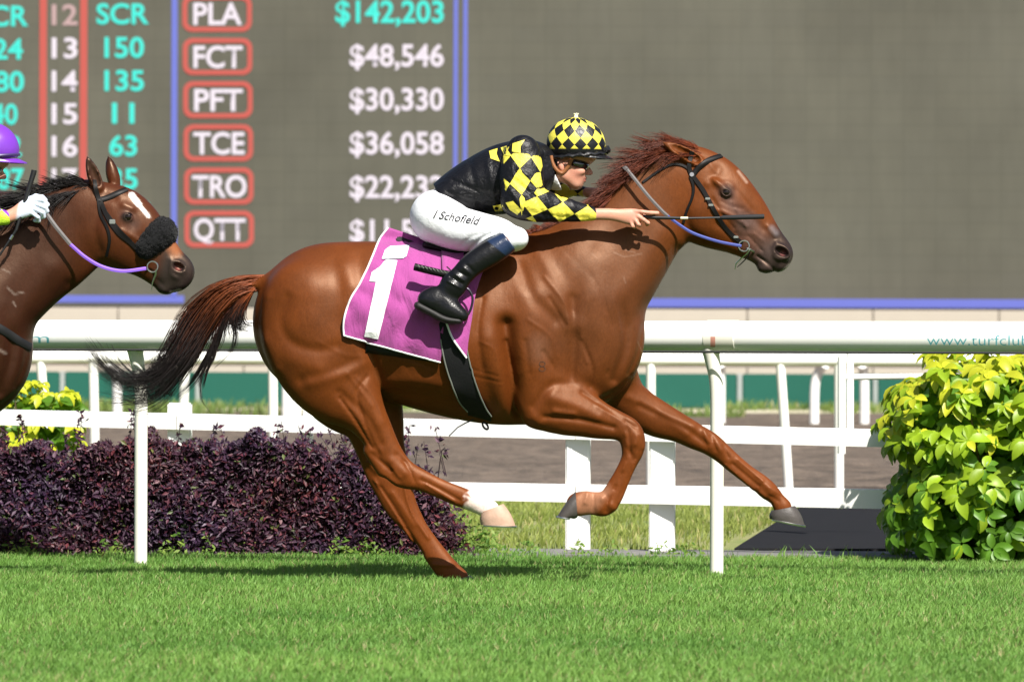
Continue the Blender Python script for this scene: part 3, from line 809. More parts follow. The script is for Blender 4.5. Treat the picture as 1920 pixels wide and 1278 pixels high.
FORE_AMP = [([(1090,735),(1140,768),(1190,800)], 3.5, -.005), ([(1120,760),(1165,785)], 5, .004), ([(1175,800),(1180,850)], 3, -.004), ([(1200,812),(1204,838)], 4, .004), ([(1172,812),(1175,832)], 4, .004), ([(1190,862),(1178,905),(1160,940)], 2.5, .004), ([(1172,866),(1155,905)], 2.5, .0035), ([(1140,930),(1135,955)], 3.5, -.005), ([(1128,932)], 5, .006), ([(1100,922),(1096,940)], 4, .006), ([(1112,926),(1112,955)], 4, -.004), ([(1075,716),(1030,722),(1000,760)], 8, -.010), ([(1035,745),(1080,760),(1120,780)], 13, .009),
            ([(1020,780),(1085,785),(1150,800)], 5, -.007), ([(1040,770),(1075,775)], 6, .006), ([(1000,782),(1010,792)], 9, .008),
            ([(1192,815),(1190,830)], 7, .007), ([(1180,845),(1186,860)], 5, -.004), ([(1165,885),(1150,915)], 3, -.004), ([(1145,945),(1150,950)], 7, .006)]
FAR_AMP = [([(1335,818),(1345,845)], 3, -.004), ([(1322,808),(1332,838)], 4, .005), ([(1358,838),(1368,858)], 3, -.004), ([(1385,862),(1432,902)], 2.5, .0045), ([(1362,872),(1415,918)], 2.5, .004), ([(1432,905),(1446,915),(1462,925)], 4, .004), ([(1428,925),(1436,932)], 4, .006), ([(1446,930),(1462,940)], 3, -.004), ([(1180,745),(1240,775),(1290,812)], 8, .005), ([(1200,760),(1280,800),(1330,835)], 6, -.006), ([(1240,775),(1300,800)], 9, .006), ([(1345,832),(1352,842)], 8, .006),
           ([(1375,870),(1425,912)], 3, -.005), ([(1443,918),(1447,925)], 7, .005)]
HEAD_AMP = [
    ([(1300,340),(1285,385),(1290,425),(1315,450)], 7, -.004), ([(1300,400),(1310,425)], 26, .006),
    ([(1335,392),(1370,405),(1400,425)], 4.5, .006),                # facial crest
    ([(1345,420),(1385,445)], 8, -.005),
    ([(1350,378),(1372,388),(1392,392)], 4, -.003), ([(1335,374),(1352,402),(1375,428)], 3, -.004), ([(1378,392),(1392,415),(1402,440)], 2, .0025), ([(1402,442),(1415,456),(1428,470)], 2.5, -.004), ([(1412,438),(1430,452)], 3, .003), ([(1376,352),(1392,372),(1410,395)], 4, -.002), ([(1325,300),(1340,322)], 4, .003), ([(1352,368),(1368,374)], 8, -.004), ([(1350,348),(1362,343),(1373,351)], 5, .004),  # eye rim
    ([(1338,330),(1345,318)], 9, -.006), ([(1325,345)], 7, .005),
    ([(1420,480),(1438,494),(1453,508)], 2.2, -.007),                # mouth
    ([(1428,492),(1444,506)], 4, .004), ([(1400,400),(1430,430)], 6, -.004), ([(1455,455),(1452,480),(1462,487)], 4, .006), ([(1440,425),(1452,440)], 5, .005)]
HB = (-1147, 24)                                                    # trunk of the second horse, as an offset in photo pixels
def sh(st, o): return [(a+o[0], b+o[1], c+o[0], d+o[1], e, f) for a, b, c, d, e, f in st]
AMP_GAIN = 1.2
def horse_field(off, Yc, h, neck, head, head_amp, head_off=(0, 0), nf2=None, ff2=None):
    lo = W(440+off[0], 1110+off[1], Yc); hi = W(1230+off[0], 250, Yc)
    hx0 = min(lo[0], W(head[0][0]-60, 0, Yc)[0]); hx1 = max(W(p[0]+30, 0, Yc)[0] for p in head)
    hx1 = max(hx1, W(1520+off[0], 0, Yc)[0])
    f = Field((lo[0]-.03, Yc-.40, -.08), (hx1+.03, Yc+.40, hi[2]+.05), h)
    A = lambda s, near=True: Amp(s, near, off, Yc)
    # trunk and neck
    f.tube(sh(BODY, off), k=.05, amp=A(BODY_AMP), Yc=Yc)
    f.tube(neck, k=.045, amp=Amp([([(1270,470),(1220,560),(1180,625)], 11, -.013), ([(1240,440),(1190,520),(1140,590)], 22, .008), ([(1225,330),(1180,400),(1120,470)], 16, -.004)], True, (0, 0) if off[0] == 0 else (-1140, 65), Yc), Yc=Yc)
    # quarters
    near = [(500,590,650,545,-.125,.125), (494,636,664,612,-.135,.125), (510,682,690,655,-.145,.115), (548,724,706,700,-.15,.10), (600,752,715,738,-.155,.082),
            (641,782,723,768,-.16,.068), (672,815,736,800,-.16,.055), (692,846,749,832,-.16,.043), (711,876,763,856,-.16,.036),
            (733,902,780,873,-.16,.036), (773,912,806,887,-.16,.030), (811,929,836,901,-.16,.025), (844,944,866,912,-.16,.026),
            (866,952,889,921,-.16,.034), (886,959,912,931,-.16,.029), (906,968,932,941,-.16,.036)]
    f.tube(sh(near, off), k=.05, grow=-.0015, amp=A(THIGH_AMP+HIND_AMP), Yc=Yc)
    f.bone(W(690+off[0], 846+off[1], Yc-.16), W(716+off[0], 882+off[1], Yc-.16), .020, .026, .03)   # point of hock
    far = [(500,590,650,545,.125,.125), (508,660,690,640,.135,.12), (560,730,745,700,.14,.10), (630,770,756,765,.14,.08), (655,810,758,815,.14,.062), (670,840,760,850,.14,.045),
           (682,866,766,884,.14,.036), (697,892,771,913,.14,.036), (718,935,780,950,.14,.032), (741,966,792,974,.14,.028), (763,1000,804,988,.14,.026), (784,1028,824,1016,.14,.027),
           (804,1058,846,1043,.14,.033), (822,1080,866,1066,.14,.034), (836,1090,880,1080,.14,.028)]
    f.tube(sh(far, off), k=.05, grow=-.0018, amp=Amp([([(712,915),(745,965),(790,1040)], 4, -.006), ([(735,925),(775,985)], 5, .004), ([(755,905),(770,960),(802,1010)], 3, .005), ([(700,900),(735,955),(780,1030)], 2.5, .005), ([(690,868),(705,885)], 5, .006), ([(715,885),(745,900)], 4, -.005), ([(812,1060),(850,1060)], 4, .005)], False, off, Yc), Yc=Yc)
    # near foreleg
    nf = [(1050,688,985,735,-.13,.09), (1062,702,990,790,-.14,.085), (1085,718,1030,808,-.145,.07), (1115,738,1067,812,-.145,.058), (1145,760,1100,815,-.145,.048), (1175,777,1135,817,-.145,.04),
          (1199,793,1157,822,-.145,.038), (1208,814,1164,836,-.145,.038), (1207,836,1166,850,-.145,.036), (1199,857,1164,864,-.145,.03), (1186,888,1153,882,-.145,.024),
          (1174,918,1138,906,-.145,.024), (1164,942,1124,927,-.145,.029), (1150,959,1112,930,-.145,.033), (1124,962,1101,924,-.145,.029), (1100,966,1090,920,-.145,.030), (1088,968,1080,922,-.145,.034)]
    if nf2: nf = nf2
    f.tube(sh(nf, off), k=.04, grow=-.0018, amp=A(FORE_AMP), Yc=Yc)
    f.bone(W(1000+off[0], 778+off[1], Yc-.15), W(990+off[0], 700+off[1], Yc-.14), .045, .07, .05)
    ff = [(1180,660,1105,730,.10,.10), (1200,712,1135,765,.125,.09), (1222,735,1172,792,.13,.07), (1250,754,1210,813,.13,.055), (1286,777,1256,825,.13,.047), (1316,796,1290,839,.13,.04),
          (1341,811,1318,850,.13,.038), (1363,831,1341,864,.13,.036), (1386,853,1366,884,.13,.027), (1410,873,1391,903,.13,.023), (1436,891,1412,919,.13,.027), (1453,906,1429,933,.13,.033), (1468,926,1445,944,.13,.028), (1484,944,1450,956,.13,.032)]
    if ff2: ff = ff2
    f.tube(sh(ff, off), k=.045, grow=-.0018, amp=Amp(FAR_AMP, False, off, Yc), Yc=Yc)
    # head
    f.tube(head, k=.018, amp=Amp(head_amp, False, head_off, Yc), Yc=Yc)
    return f
def ear(f, b, t, w, Yb, Yt):
    """pointed cupped ear from base b to tip t"""
    B, T = np.array(W(*b, Yb)), np.array(W(*t, Yt)); d = T-B; n_ = 7
    for i in range(n_):
        q0, q1 = i/n_, (i+1)/n_; r = lambda q: w*(math.sin(math.pi*min(1, .28+q*.72))**.8)+.004
        f.bone(B+d*q0, B+d*q1, r(q0), r(q1), .004)
def cup(f, b, t, w, Yb, Yt, side):
    B, T = np.array(W(*b, Yb)), np.array(W(*t, Yt)); d = T-B; o = np.array((.004, side*w*.75, w*.2))
    for i in range(5):
        q0, q1 = .12+i*.14, .26+i*.14; r = lambda q: w*.72*(math.sin(math.pi*min(1, .28+q*.72))**.8)
        f.bone(B+d*q0+o, B+d*q1+o, r(q0), r(q1), .004, sub=True)

# -------- chestnut horse
f1 = horse_field((0, 0), 0.0, .0056, NECK1, HEAD1, HEAD_AMP)
for s in (-1, 1):
    a_, b_ = ((1312,306), (1243,267)) if s < 0 else ((1318,297), (1262,262))
    ear(f1, a_, b_, .030, .055*s, .075*s); cup(f1, a_, b_, .030, .055*s, .075*s, s)
    c = W(1361, 361, s*.092); f1.blob(c, (.027, .018, .020), .010, rot=R(-20))       # lids
    f1.blob(W(1349, 346, s*.082), (.040, .022, .014), .02, rot=R(-38))               # brow ridge
    f1.blob(W(1361.5, 361, s*.112), (.0185, .020, .0125), .004, sub=True, rot=R(-15))
    f1.blob(W(1466, 472, s*.044), (.046, .019, .032), .014, rot=R(-35))              # nostril wing
    f1.blob(W(1466, 472, s*.062), (.034, .034, .020), .005, sub=True, rot=R(-28))
f1.blob(W(1434, 503, 0), (.032, .036, .022), .03)                                    # chin
f1.blob(W(1464, 499, 0), (.032, .036, .022), .015, rot=R(35)); f1.bone(W(530, 522, 0), W(476, 534, 0), .045, .022, .03)                         # upper lip
V1, Q1 = f1.net(1); del f1
bvh1 = bvh_of((V1, Q1))
def near_of(V, pts, wpx, Y=0.0, soft=.5):
    d, _ = seg_dist_px(V, pts, Y); w = S(wpx, Y); return np.clip((w-d)/(w*soft), 0, 1)[:, None]
def smooth(a, b, x): t = np.clip((x-a)/(b-a), 0, 1); return t*t*(3-2*t)
def px_of(V):
    d = V[:, 1]-CAM_Y; ux = V[:, 0]/d*F_PX; uy = (HOR-639.0)-(V[:, 2]-CAM_H)/d*F_PX
    return ux*_cr-uy*_sr+960, ux*_sr+uy*_cr+639
def nz(V, s, seed=0):
    a = V*s+seed; return (np.sin(a[:, 0]*1.9+np.sin(a[:, 2]*2.3+1)*1.3)*np.sin(a[:, 2]*2.1+np.sin(a[:, 0]*1.7)*1.2+a[:, 1])+1)/2
def over(C, m, c): return C*(1-m)+np.array(c)*m
px, py = px_of(V1)
C1 = np.tile(np.array([.112, .0275, .0045]), (len(V1), 1))
n1 = nz(V1, 2.2)[:, None]; n2 = nz(V1, 6, 3)[:, None]
C1 = C1*(.86+.2*n1+.08*n2)
C1 = over(C1, .45*smooth(940, 1100, px)[:, None]*smooth(760, 600, py)[:, None]*smooth(1290, 1200, px)[:, None], (.080, .032, .015))   # greyish sky sheen of the wet shoulder, painted into the coat colour
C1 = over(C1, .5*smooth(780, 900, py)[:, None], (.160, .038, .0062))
C1 = over(C1, near_of(V1, [(1008,645),(1010,665)], 28, soft=1)*.14, (.30, .20, .15))                              # shaved brand patch
muz = (py < 560)*smooth(0, 1, ((px-1415)*.80+(py-470)*.62+20)/44)*smooth(1330, 1400, px)
C1 = over(C1, .93*muz[:, None]*smooth(1380, 1420, px)[:, None], (.016, .014, .015))
C1 = over(C1, near_of(V1, [(1400,430),(1425,478)], 36)*.6*(py < 560)[:, None], (.075, .05, .045))
C1 = over(C1, near_of(V1, [(1446,428),(1454,437)], 9, soft=.9)*.5, (.20, .18, .19))
C1 = over(C1, near_of(V1, [(1361,361),(1368,385),(1400,415)], 26, soft=.95)*.6, (.085, .060, .058))
C1 = over(C1, near_of(V1, [(1361,361)], 18, soft=.7)*.95, (.02, .015, .015))
C1 = over(C1, near_of(V1, [(1384,322),(1399,342)], 4.5, soft=1)*.5, (.42, .30, .23))
C1 = over(C1, near_of(V1, [(1460,471),(1473,475)], 12, soft=.3)*(np.abs(V1[:, 1]) < .061)[:, None]*.9, (.018, .012, .012))
C1 = over(C1, near_of(V1, [(1467,475)], 7, soft=.8)*(np.abs(V1[:, 1]) < .050)[:, None]*.55, (.26, .07, .07))
C1 = over(C1, near_of(V1, [(1464,512),(1480,498)], 5)*.35, (.4, .33, .30))
C1 = over(C1, near_of(V1, [(1275,262),(1243,268)], 15)*.5, (.12, .035, .012))
sock = smooth(868, 884, px+(py-930)*.25+(nz(V1, 60)-.5)*14)*smooth(1010, 960, px)*(V1[:, 1] < 0)*(py > 900)
C1 = over(C1, sock[:, None], (.74, .60, .54))
for P_, w_ in (([(1118,915),(1085,960)], 30),): C1 = over(C1, near_of(V1, P_, w_)*.4, (.45, .24, .15))
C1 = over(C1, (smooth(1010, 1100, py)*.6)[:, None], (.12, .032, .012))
M_COAT1 = coat_mat('chestnut coat', .49, .36, coat=.0)
horse1 = thing('racehorse', 'chestnut racehorse at full gallop with white sock on its near hind foot', 'horse', (W(900, 650)[0], 0, 0))
for pts_, w_ in (([(1150,474),(1168,482),(1184,480),(1202,476)], 2.2), ([(1172,470),(1190,474)], 1.8), ([(1168,520),(1172,532)], 2), ([(1108,476),(1118,484)], 1.5), ([(1195,640),(1204,660)], 1.5)):
    C1 = over(C1, near_of(V1, pts_, w_, soft=1)*.18, (.36, .26, .20))          # dried foam
for pts_, w_ in (([(700,500),(720,560),(700,620)], 30), ([(600,480),(560,520)], 40), ([(1090,500),(1150,560)], 50), ([(620,560),(600,610)], 45)):
    C1 = over(C1, near_of(V1, pts_, w_, soft=1)*.35, (.070, .020, .006))       # darker soft patches on quarters, loin and neck
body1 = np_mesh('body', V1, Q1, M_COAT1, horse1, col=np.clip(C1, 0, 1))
M_EYE = mat('wet dark eye', (.008, .004, .003), .05, .45, vary=0)
def eyeball(parent, c, r):
    bm = bmesh.new(); bmesh.ops.create_uvsphere(bm, u_segments=24, v_segments=16, radius=r)
    me = bpy.data.meshes.new('eye'); bm.to_mesh(me); bm.free()
    for v in me.vertices: v.co = Vector(v.co)+Vector(c)
    me.polygons.foreach_set('use_smooth', [True]*len(me.polygons)); me.materials.append(M_EYE); link_mesh('eye', me, parent)
for s in (-1, 1): eyeball(horse1, W(1361.5, 361, s*.080), .0245)
# hooves: wall drawn in side view, rounded across
def hoof(parent, out, Y, w, col, off=(0, 0), Yc=0.0, shoe=None):
    """out: coronet-front, coronet-back, heel, toe (photo px)"""
    cf, cb, he, to = [np.array(W(x+off[0], y+off[1], Yc+Y)) for x, y in out]; n = 20; rows = 7; V = []
    for r_ in range(rows):
        t = r_/(rows-1); ax_ = (cf-cb)/np.linalg.norm(cf-cb); bl = .0065*math.sin(math.pi*min(1, t*1.05)); f_ = cf+(to-cf)*t+ax_*bl; b_ = cb+(he-cb)*t-ax_*bl*.8; c = (f_+b_)/2; hx = (f_-b_)/2; ww = w*(.88+.12*t)+bl*.6
        for j in range(n):
            a = 2*math.pi*j/n; ca, sa = math.cos(a), math.sin(a)
            k_ = math.copysign(abs(ca)**.85, ca)
            V.append(c+hx*k_+np.array((0, ww*math.copysign(abs(sa)**.8, sa), 0)))
    m = MB(); fs = [(i*n+j, i*n+(j+1) % n, (i+1)*n+(j+1) % n, (i+1)*n+j) for i in range(rows-1) for j in range(n)]
    fs += [tuple(range(n)), tuple((rows-1)*n+j for j in range(n-1, -1, -1))]
    m.add(V, fs); hf = m.build('hoof', col, parent)
    if shoe:
        m = MB(); d = (to-cf); d = d/np.linalg.norm(d)*.006; last = V[-n:]; idx = [j for j in range(n) if math.cos(2*math.pi*j/n) > -.82]
        idx = sorted(idx, key=lambda j: (j+n//2) % n)
        m.tube([tuple(last[j]+d*.5) for j in idx], .0045, 6); m.build('shoe', shoe, hf)
M_HOOFD = mat('dark hoof horn', (.060, .052, .048), .45, .4, vary=.35, scale=30, bump=.3, bscale=70)
M_HOOFP = mat('pale hoof horn', (.46, .30, .22), .5, .4, vary=.25, scale=30, bump=.3, bscale=70)
M_SHOE = mat('bright steel', (.62, .62, .60), .28, .5, metal=1.0, vary=0)
hoof(horse1, ((944,944), (903,959), (901,983), (967,986)), -.16, .052, M_HOOFP, shoe=M_SHOE)
hoof(horse1, ((1079,921), (1083,969), (1070,971), (1045,967)), -.145, .050, M_HOOFD, shoe=M_SHOE)
hoof(horse1, ((1491,948), (1446,957), (1443,972), (1509,985)), .13, .052, M_HOOFD, shoe=M_SHOE)
hoof(horse1, ((882,1078), (838,1090), (836,1104), (902,1103)), .14, .052, M_HOOFD)
M_HAIR = col_mat('horse hair', rough=.45, spec=.25, bump=0, vary=.2, vscale=20).m
def bundle(guides, N, K, spread, seed, tipspread=None, Yc=0.0, yspread=.05):
    """guides: list of polylines (px, py, y); strands interpolate between neighbouring guides"""
    g = np.random.default_rng(seed)
    G = []
    for gd in guides:
        D = catmull(gd, 8); L = np.r_[0, np.cumsum(np.linalg.norm(np.diff(D, axis=0), axis=1))]; t = np.linspace(0, L[-1], K)
        D = np.stack([np.interp(t, L, D[:, i]) for i in range(3)], 1); G.append([W(a, b, Yc+c) for a, b, c in D])
    G = np.array(G); u = g.uniform(0, len(G)-1, N); i = np.minimum(u.astype(int), len(G)-2); fr = (u-i)[:, None, None]
    P = G[i]*(1-fr)+G[i+1]*fr
    t = np.linspace(0, 1, K)[None, :, None]
    ln = np.clip(g.normal(.88, .15, N), .35, 1.08)[:, None]        # uneven lengths
    tt = np.clip(ln*np.linspace(0, 1, K)[None], 0, 1)*(K-1); a = np.floor(tt).astype(int); a = np.minimum(a, K-2); fr = (tt-a)[..., None]
    P = np.take_along_axis(P, a[..., None], 1)*(1-fr)+np.take_along_axis(P, a[..., None]+1, 1)*fr
    ts = spread if tipspread is None else tipspread
    lock = g.integers(0, max(4, N//22), N); LO = g.normal(0, 1, (lock.max()+1, 3)); LP = g.uniform(0, 6.28, lock.max()+1)
    amp = (spread*(1-t)+ts*t)
    o = LO[lock][:, None, :]*amp*.8+g.normal(0, .28, (N, 1, 3))*amp
    wv = np.sin(t*7+LP[lock][:, None, None])*amp*.28*LO[lock][:, None, :]+np.sin(t*13+g.uniform(0, 6, (N, 1, 1)))*amp*.06
    o[..., 1:2] = o[..., 1:2]*(yspread/max(spread, 1e-6))
    P = P+(o+wv)*np.minimum(1, t*5+.12)
    return P
def hair_cols(N, K, root, tip, seed, at=.5, var=.25):
    g = np.random.default_rng(seed); t = smooth(at-.3, at+.3, np.linspace(0, 1, K))[None, :, None]
    c = np.array(root)*(1-t)+np.array(tip)*t; v = 1+g.normal(0, var, (N, 1, 1)); return np.clip(c*np.clip(v, .4, 1.8), 0, 1).astype(np.float32)
def hair2(name, P, r0, r1, parent, cols):
    N, K, _ = P.shape; T = np.gradient(P, axis=1); T /= np.linalg.norm(T, axis=2, keepdims=True)+1e-9
    a = np.tile(np.array([.05, 1, .13]), (N, K, 1)); U = np.cross(T, a); U /= np.linalg.norm(U, axis=2, keepdims=True)+1e-9
    Wd = np.cross(T, U); rr = np.interp(np.linspace(0, 1, K), [0, .55, 1], [r0, r0*.85, r1])[None, :, None]
    V = np.stack([P+rr*(U*math.cos(q)+Wd*math.sin(q)) for q in (0, 2.094, 4.189)], 2).reshape(-1, 3)
    base = (np.arange(N)*K*3)[:, None, None]; k = (np.arange(K-1)*3)[None, :, None]; j = np.arange(3)[None, None, :]; j2 = (j+1) % 3
    F = np.stack([base+k+j, base+k+j2, base+k+3+j2, base+k+3+j], -1).reshape(-1, 4)
    return np_mesh(name, V, F, M_HAIR, parent, col=np.repeat(cols.reshape(N*K, 3), 3, 0))
# ---- tail of the chestnut
TG = [  # from the upper edge to the lower edge
    [(512,514,0),(440,522,0),(392,543,.0),(352,578,.01),(325,625,.0),(302,668,0),(268,699,0),(225,704,0),(190,682,.0),(160,645,0)],
    [(508,522,0),(442,531,0),(398,557,.0),(364,602,.01),(336,652,.0),(310,692,0),(272,716,0),(228,713,0),(198,690,.0),(174,655,0)],
    [(502,534,0),(446,542,0),(408,574,.0),(378,620,.01),(350,668,.0),(320,708,0),(290,736,0),(250,748,0),(222,742,.0),(200,737,0)],
    [(498,545,0),(455,550,0),(420,580,.0),(390,628,.01),(358,680,.0),(334,710,0),(312,738,0),(286,756,0),(262,764,.0),(240,768,0)]]
P = bundle(TG, 900, 22, .0040, 11, .026, yspread=.016)
hair2('tail', P, .00105, .0003, horse1, hair_cols(900, 22, (.34, .085, .022), (.012, .008, .008), 1, .30))
def lock(guides, n, K, sp, seed, root=(.30, .075, .02), at=.45, r=.0014):
    P = bundle(guides, n, K, sp, seed, sp*2.2, yspread=.012); hair2('tail_lock', P, r, .0004, horse1, hair_cols(n, K, root, (.011, .008, .008), seed, at))
lock([[(488,528,0),(462,548,0),(440,572,0),(422,598,0),(408,625,0),(396,650,.0)], [(486,530,0),(468,552,0),(452,576,0),(446,598,0),(453,612,0),(472,614,.0)]], 260, 14, .004, 12)
lock([[(484,532,0),(470,556,0),(460,580,0),(458,598,0),(466,608,0),(480,606,.0)], [(486,530,0),(470,548,0),(452,570,0),(438,588,0),(436,606,0),(448,622,.0)]], 200, 14, .003, 15)
lock([[(450,556,0),(414,596,0),(398,636,0),(394,660,0),(388,690,0),(378,720,.0)], [(454,560,0),(424,600,0),(412,636,0),(402,668,0),(388,696,0),(380,728,.0)]], 120, 16, .004, 13, (.12, .03, .014), .3)
lock([[(450,560,0),(432,596,0),(438,622,0),(434,650,0),(420,668,0),(398,688,.0)], [(452,562,0),(438,598,0),(444,626,0),(440,652,0),(424,672,0),(404,690,.0)]], 26, 16, .002, 17, (.12, .03, .014), .3)
lock([[(420,590,0),(398,640,0),(380,676,0),(366,700,0),(348,722,0),(325,740,.0)], [(426,592,0),(404,640,0),(388,676,0),(372,704,0),(352,728,0),(332,748,.0)]], 60, 16, .004, 19, (.06, .02, .014), .3)
TX = [[(446,560,0),(428,610,0),(420,640,0),(408,662,0),(396,685,0),(383,705,0),(377,735,0),(384,755,0),(400,778,.0)],
      [(440,560,0),(415,610,0),(408,640,0),(398,670,0),(385,690,0),(374,712,0),(372,740,0),(378,758,0),(390,770,.0)]]
lock(TX, 12, 20, .0018, 14, (.06, .02, .012), .3, .0015)
for k_, (ax, ay, bx, by) in enumerate(((235,700,175,640), (250,702,200,640), (215,695,160,668), (240,748,190,750), (300,735,250,775), (270,700,228,655))):
    lock([[(330,640+k_*4,0),(300,690+k_*3,0),(ax+20,ay+6,0),(ax,ay,0),((ax+bx)/2-6,(ay+by)/2+4,0),(bx,by,0)], [(334,644+k_*4,0),(304,694+k_*3,0),(ax+24,ay+9,0),(ax+4,ay+3,0),((ax+bx)/2,(ay+by)/2+6,0),(bx+7,by+4,0)]], 14, 16, .003, 40+k_, (.03, .018, .014), .3, .0011)
# ---- mane blown back along the crest
def mane(parent, crest, N, seed, ln, ang, cols, Yc=0.0, w=.035, curl=1.0, K=9, r=.0014, dy=-.35):
    """crest: photo px polyline poll -> withers; strands stream backwards"""
    g = np.random.default_rng(seed); C = catmull(crest, 10); L = np.r_[0, np.cumsum(np.linalg.norm(np.diff(C, axis=0), axis=1))]
    s = g.uniform(0, L[-1], N); x = np.interp(s, L, C[:, 0]); y = np.interp(s, L, C[:, 1]); q = s/L[-1]
    B = np.array([W(a, b, Yc) for a, b in zip(x, y)]); side = g.uniform(-1, 1, N)
    B[:, 1] += side*w; B[:, 2] -= .012+np.abs(side)*.012
    lock = (s/L[-1]*N/26).astype(int); nl = lock.max()+1; LA = g.normal(0, .19, nl); LL = g.uniform(.65, 1.25, nl); LS = g.normal(0, .3, nl)
    a0 = np.interp(q, np.linspace(0, 1, len(ang)), ang)+LA[lock]+g.normal(0, .06, N)
    l_ = np.interp(q, np.linspace(0, 1, len(ln)), ln)*LL[lock]*g.uniform(.7, 1.1, N)
    t = np.linspace(0, 1, K)[None]; an = a0[:, None]+curl*t*(.7+LS[lock][:, None])
    dx = np.cos(an)*l_[:, None]/K; dz = np.sin(an)*l_[:, None]/K
    X = B[:, 0:1]+np.cumsum(dx, 1)-dx[:, :1]; Z = B[:, 2:3]+np.cumsum(dz, 1)-dz[:, :1]
    Yy = B[:, 1:2]+(np.sign(dy)*l_[:, None]*abs(dy)*t**1.2)*(1 if True else 0)+side[:, None]*.01*t
    P = np.stack([X, Yy, Z], -1)
    return hair2('mane', P, r, .0004, parent, hair_cols(N, K, cols[0], cols[1], seed, .5, .3))
# -------- dark bay horse coming second, entering from the left
Y2H = .10
NECK2 = [(-136,464,42,638,0,.20), (-82,438,62,610,0,.165), (-30,410,93,580,0,.13), (23,382,127,551,0,.105), (70,356,152,525,0,.09), (115,344,166,505,0,.082), (158,338,176,478,0,.078)]
HEAD2 = [(170,338,158,470,0,.075), (200,342,178,492,0,.088), (232,350,200,501,0,.098), (256,371,222,508,0,.094), (277,398,247,514,0,.080),
         (297,424,266,522,0,.062), (313,445,283,532,0,.052), (327,463,297,542,0,.048), (339,472,310,545,0,.049), (347,482,322,540,0,.049)]
HEAD2_AMP = [([(190,395),(180,430),(190,470)], 7, -.005), ([(205,450),(215,470)], 26, .006), ([(230,432),(262,452)], 4.5, .006), ([(235,385),(250,392)], 6, .007), ([(250,405),(252,425)], 8, -.005),
             ([(296,524),(310,538),(323,547)], 2.2, -.006), ([(200,370),(215,372)], 8, -.006), ([(322,485),(322,512),(334,522)], 4, .006)]
NF2 = [(1060,690,960,735,-.13,.09), (1055,730,965,790,-.14,.08), (1048,790,975,820,-.145,.065), (1035,850,978,858,-.145,.05), (1022,895,972,900,-.145,.042), (1016,925,968,925,-.145,.04),
       (1004,955,968,950,-.145,.03), (992,1000,958,995,-.145,.025), (984,1030,946,1022,-.145,.03), (980,1050,945,1040,-.145,.03), (988,1068,950,1066,-.145,.03), (996,1076,948,1078,-.145,.034)]
FF2 = [(1120,680,1040,760,.12,.09), (1118,740,1060,800,.13,.07), (1112,790,1065,830,.13,.055), (1105,838,1063,852,.13,.045), (1100,868,1058,868,.13,.04), (1092,895,1054,880,.13,.035),
       (1070,915,1044,890,.13,.028), (1040,935,1020,905,.13,.025), (1015,950,995,918,.13,.03), (1000,962,975,930,.13,.03), (980,975,960,935,.13,.032)]
f2 = horse_field(HB, Y2H, .0085, NECK2, HEAD2, HEAD2_AMP, nf2=NF2, ff2=FF2)
for s, a_, b_ in ((-1, (184,352), (163,293)), (1, (216,348), (203,293))):
    ear(f2, a_, b_, .026, Y2H+.05*s, Y2H+.06*s); cup(f2, a_, b_, .026, Y2H+.05*s, Y2H+.06*s, s)
for s in (-1, 1):
    f2.blob(W(239, 407, Y2H+s*.092), (.027, .018, .020), .010, rot=R(-20)); f2.blob(W(240, 407, Y2H+s*.112), (.018, .020, .0125), .005, sub=True, rot=R(-15))
    f2.blob(W(334, 500, Y2H+s*.046), (.036, .018, .027), .014, rot=R(-40)); f2.blob(W(335, 500, Y2H+s*.062), (.030, .034, .019), .006, sub=True, rot=R(-28))
f2.blob(W(310, 542, Y2H), (.032, .034, .022), .03); f2.blob(W(337, 533, Y2H), (.032, .036, .024), .015, rot=R(35))
V2, Q2 = f2.net(1); del f2
bvh2 = bvh_of((V2, Q2))
px, py = px_of(V2)
C2 = np.tile(np.array([.026, .0072, .0036]), (len(V2), 1))*(.8+.3*nz(V2, 2.2)[:, None]+.1*nz(V2, 6, 3)[:, None])
C2 = over(C2, .7*smooth(90, 190, px)[:, None]*smooth(300, 330, py)[:, None], (.075, .019, .0055))
C2 = over(C2, .95*smooth(285, 318, px+(py-480)*.3)[:, None], (.020, .016, .015))
C2 = over(C2, near_of(V2, [(318,452),(330,470)], 18, Y2H, .8)*.9, (.24, .08, .03))
C2 = over(C2, near_of(V2, [(240,407),(252,420)], 20, Y2H, .9)*.6, (.07, .045, .04)); C2 = over(C2, near_of(V2, [(240,407)], 12, Y2H)*.9, (.015, .012, .012))
C2 = over(C2, np.maximum(near_of(V2, [(248,366),(262,384)], 6.5, Y2H, .35), near_of(V2, [(262,384),(280,406)], 4.5, Y2H, .5))*(np.abs(V2[:, 1]-Y2H-.0) < .075)[:, None], (.78, .72, .68))
C2 = over(C2, near_of(V2, [(335,501)], 14, Y2H, .3)*(np.abs(V2[:, 1]-Y2H) < .060)[:, None]*.9, (.018, .010, .010))
C2 = over(C2, near_of(V2, [(335,503)], 7, Y2H, .8)*(np.abs(V2[:, 1]-Y2H) < .05)[:, None]*.6, (.26, .07, .06))
for pts_, w_ in (([(20,540),(32,552),(48,548)], 2.5), ([(30,566),(34,574)], 2.5), ([(4,655),(16,662)], 4), ([(10,505),(24,512)], 2)): C2 = over(C2, near_of(V2, pts_, w_, Y2H, soft=1)*.4, (.32, .26, .22))
C2 = over(C2, near_of(V2, [(322,549),(338,545)], 5, Y2H)*.8, (.5, .42, .4))
C2 = over(C2, near_of(V2, [(168,300),(184,340)], 14, Y2H)*.6, (.03, .018, .014))
horse2 = thing('racehorse', 'dark bay racehorse with black sheepskin noseband at the left edge', 'horse', (W(-240, 650, Y2H)[0], Y2H, 0))
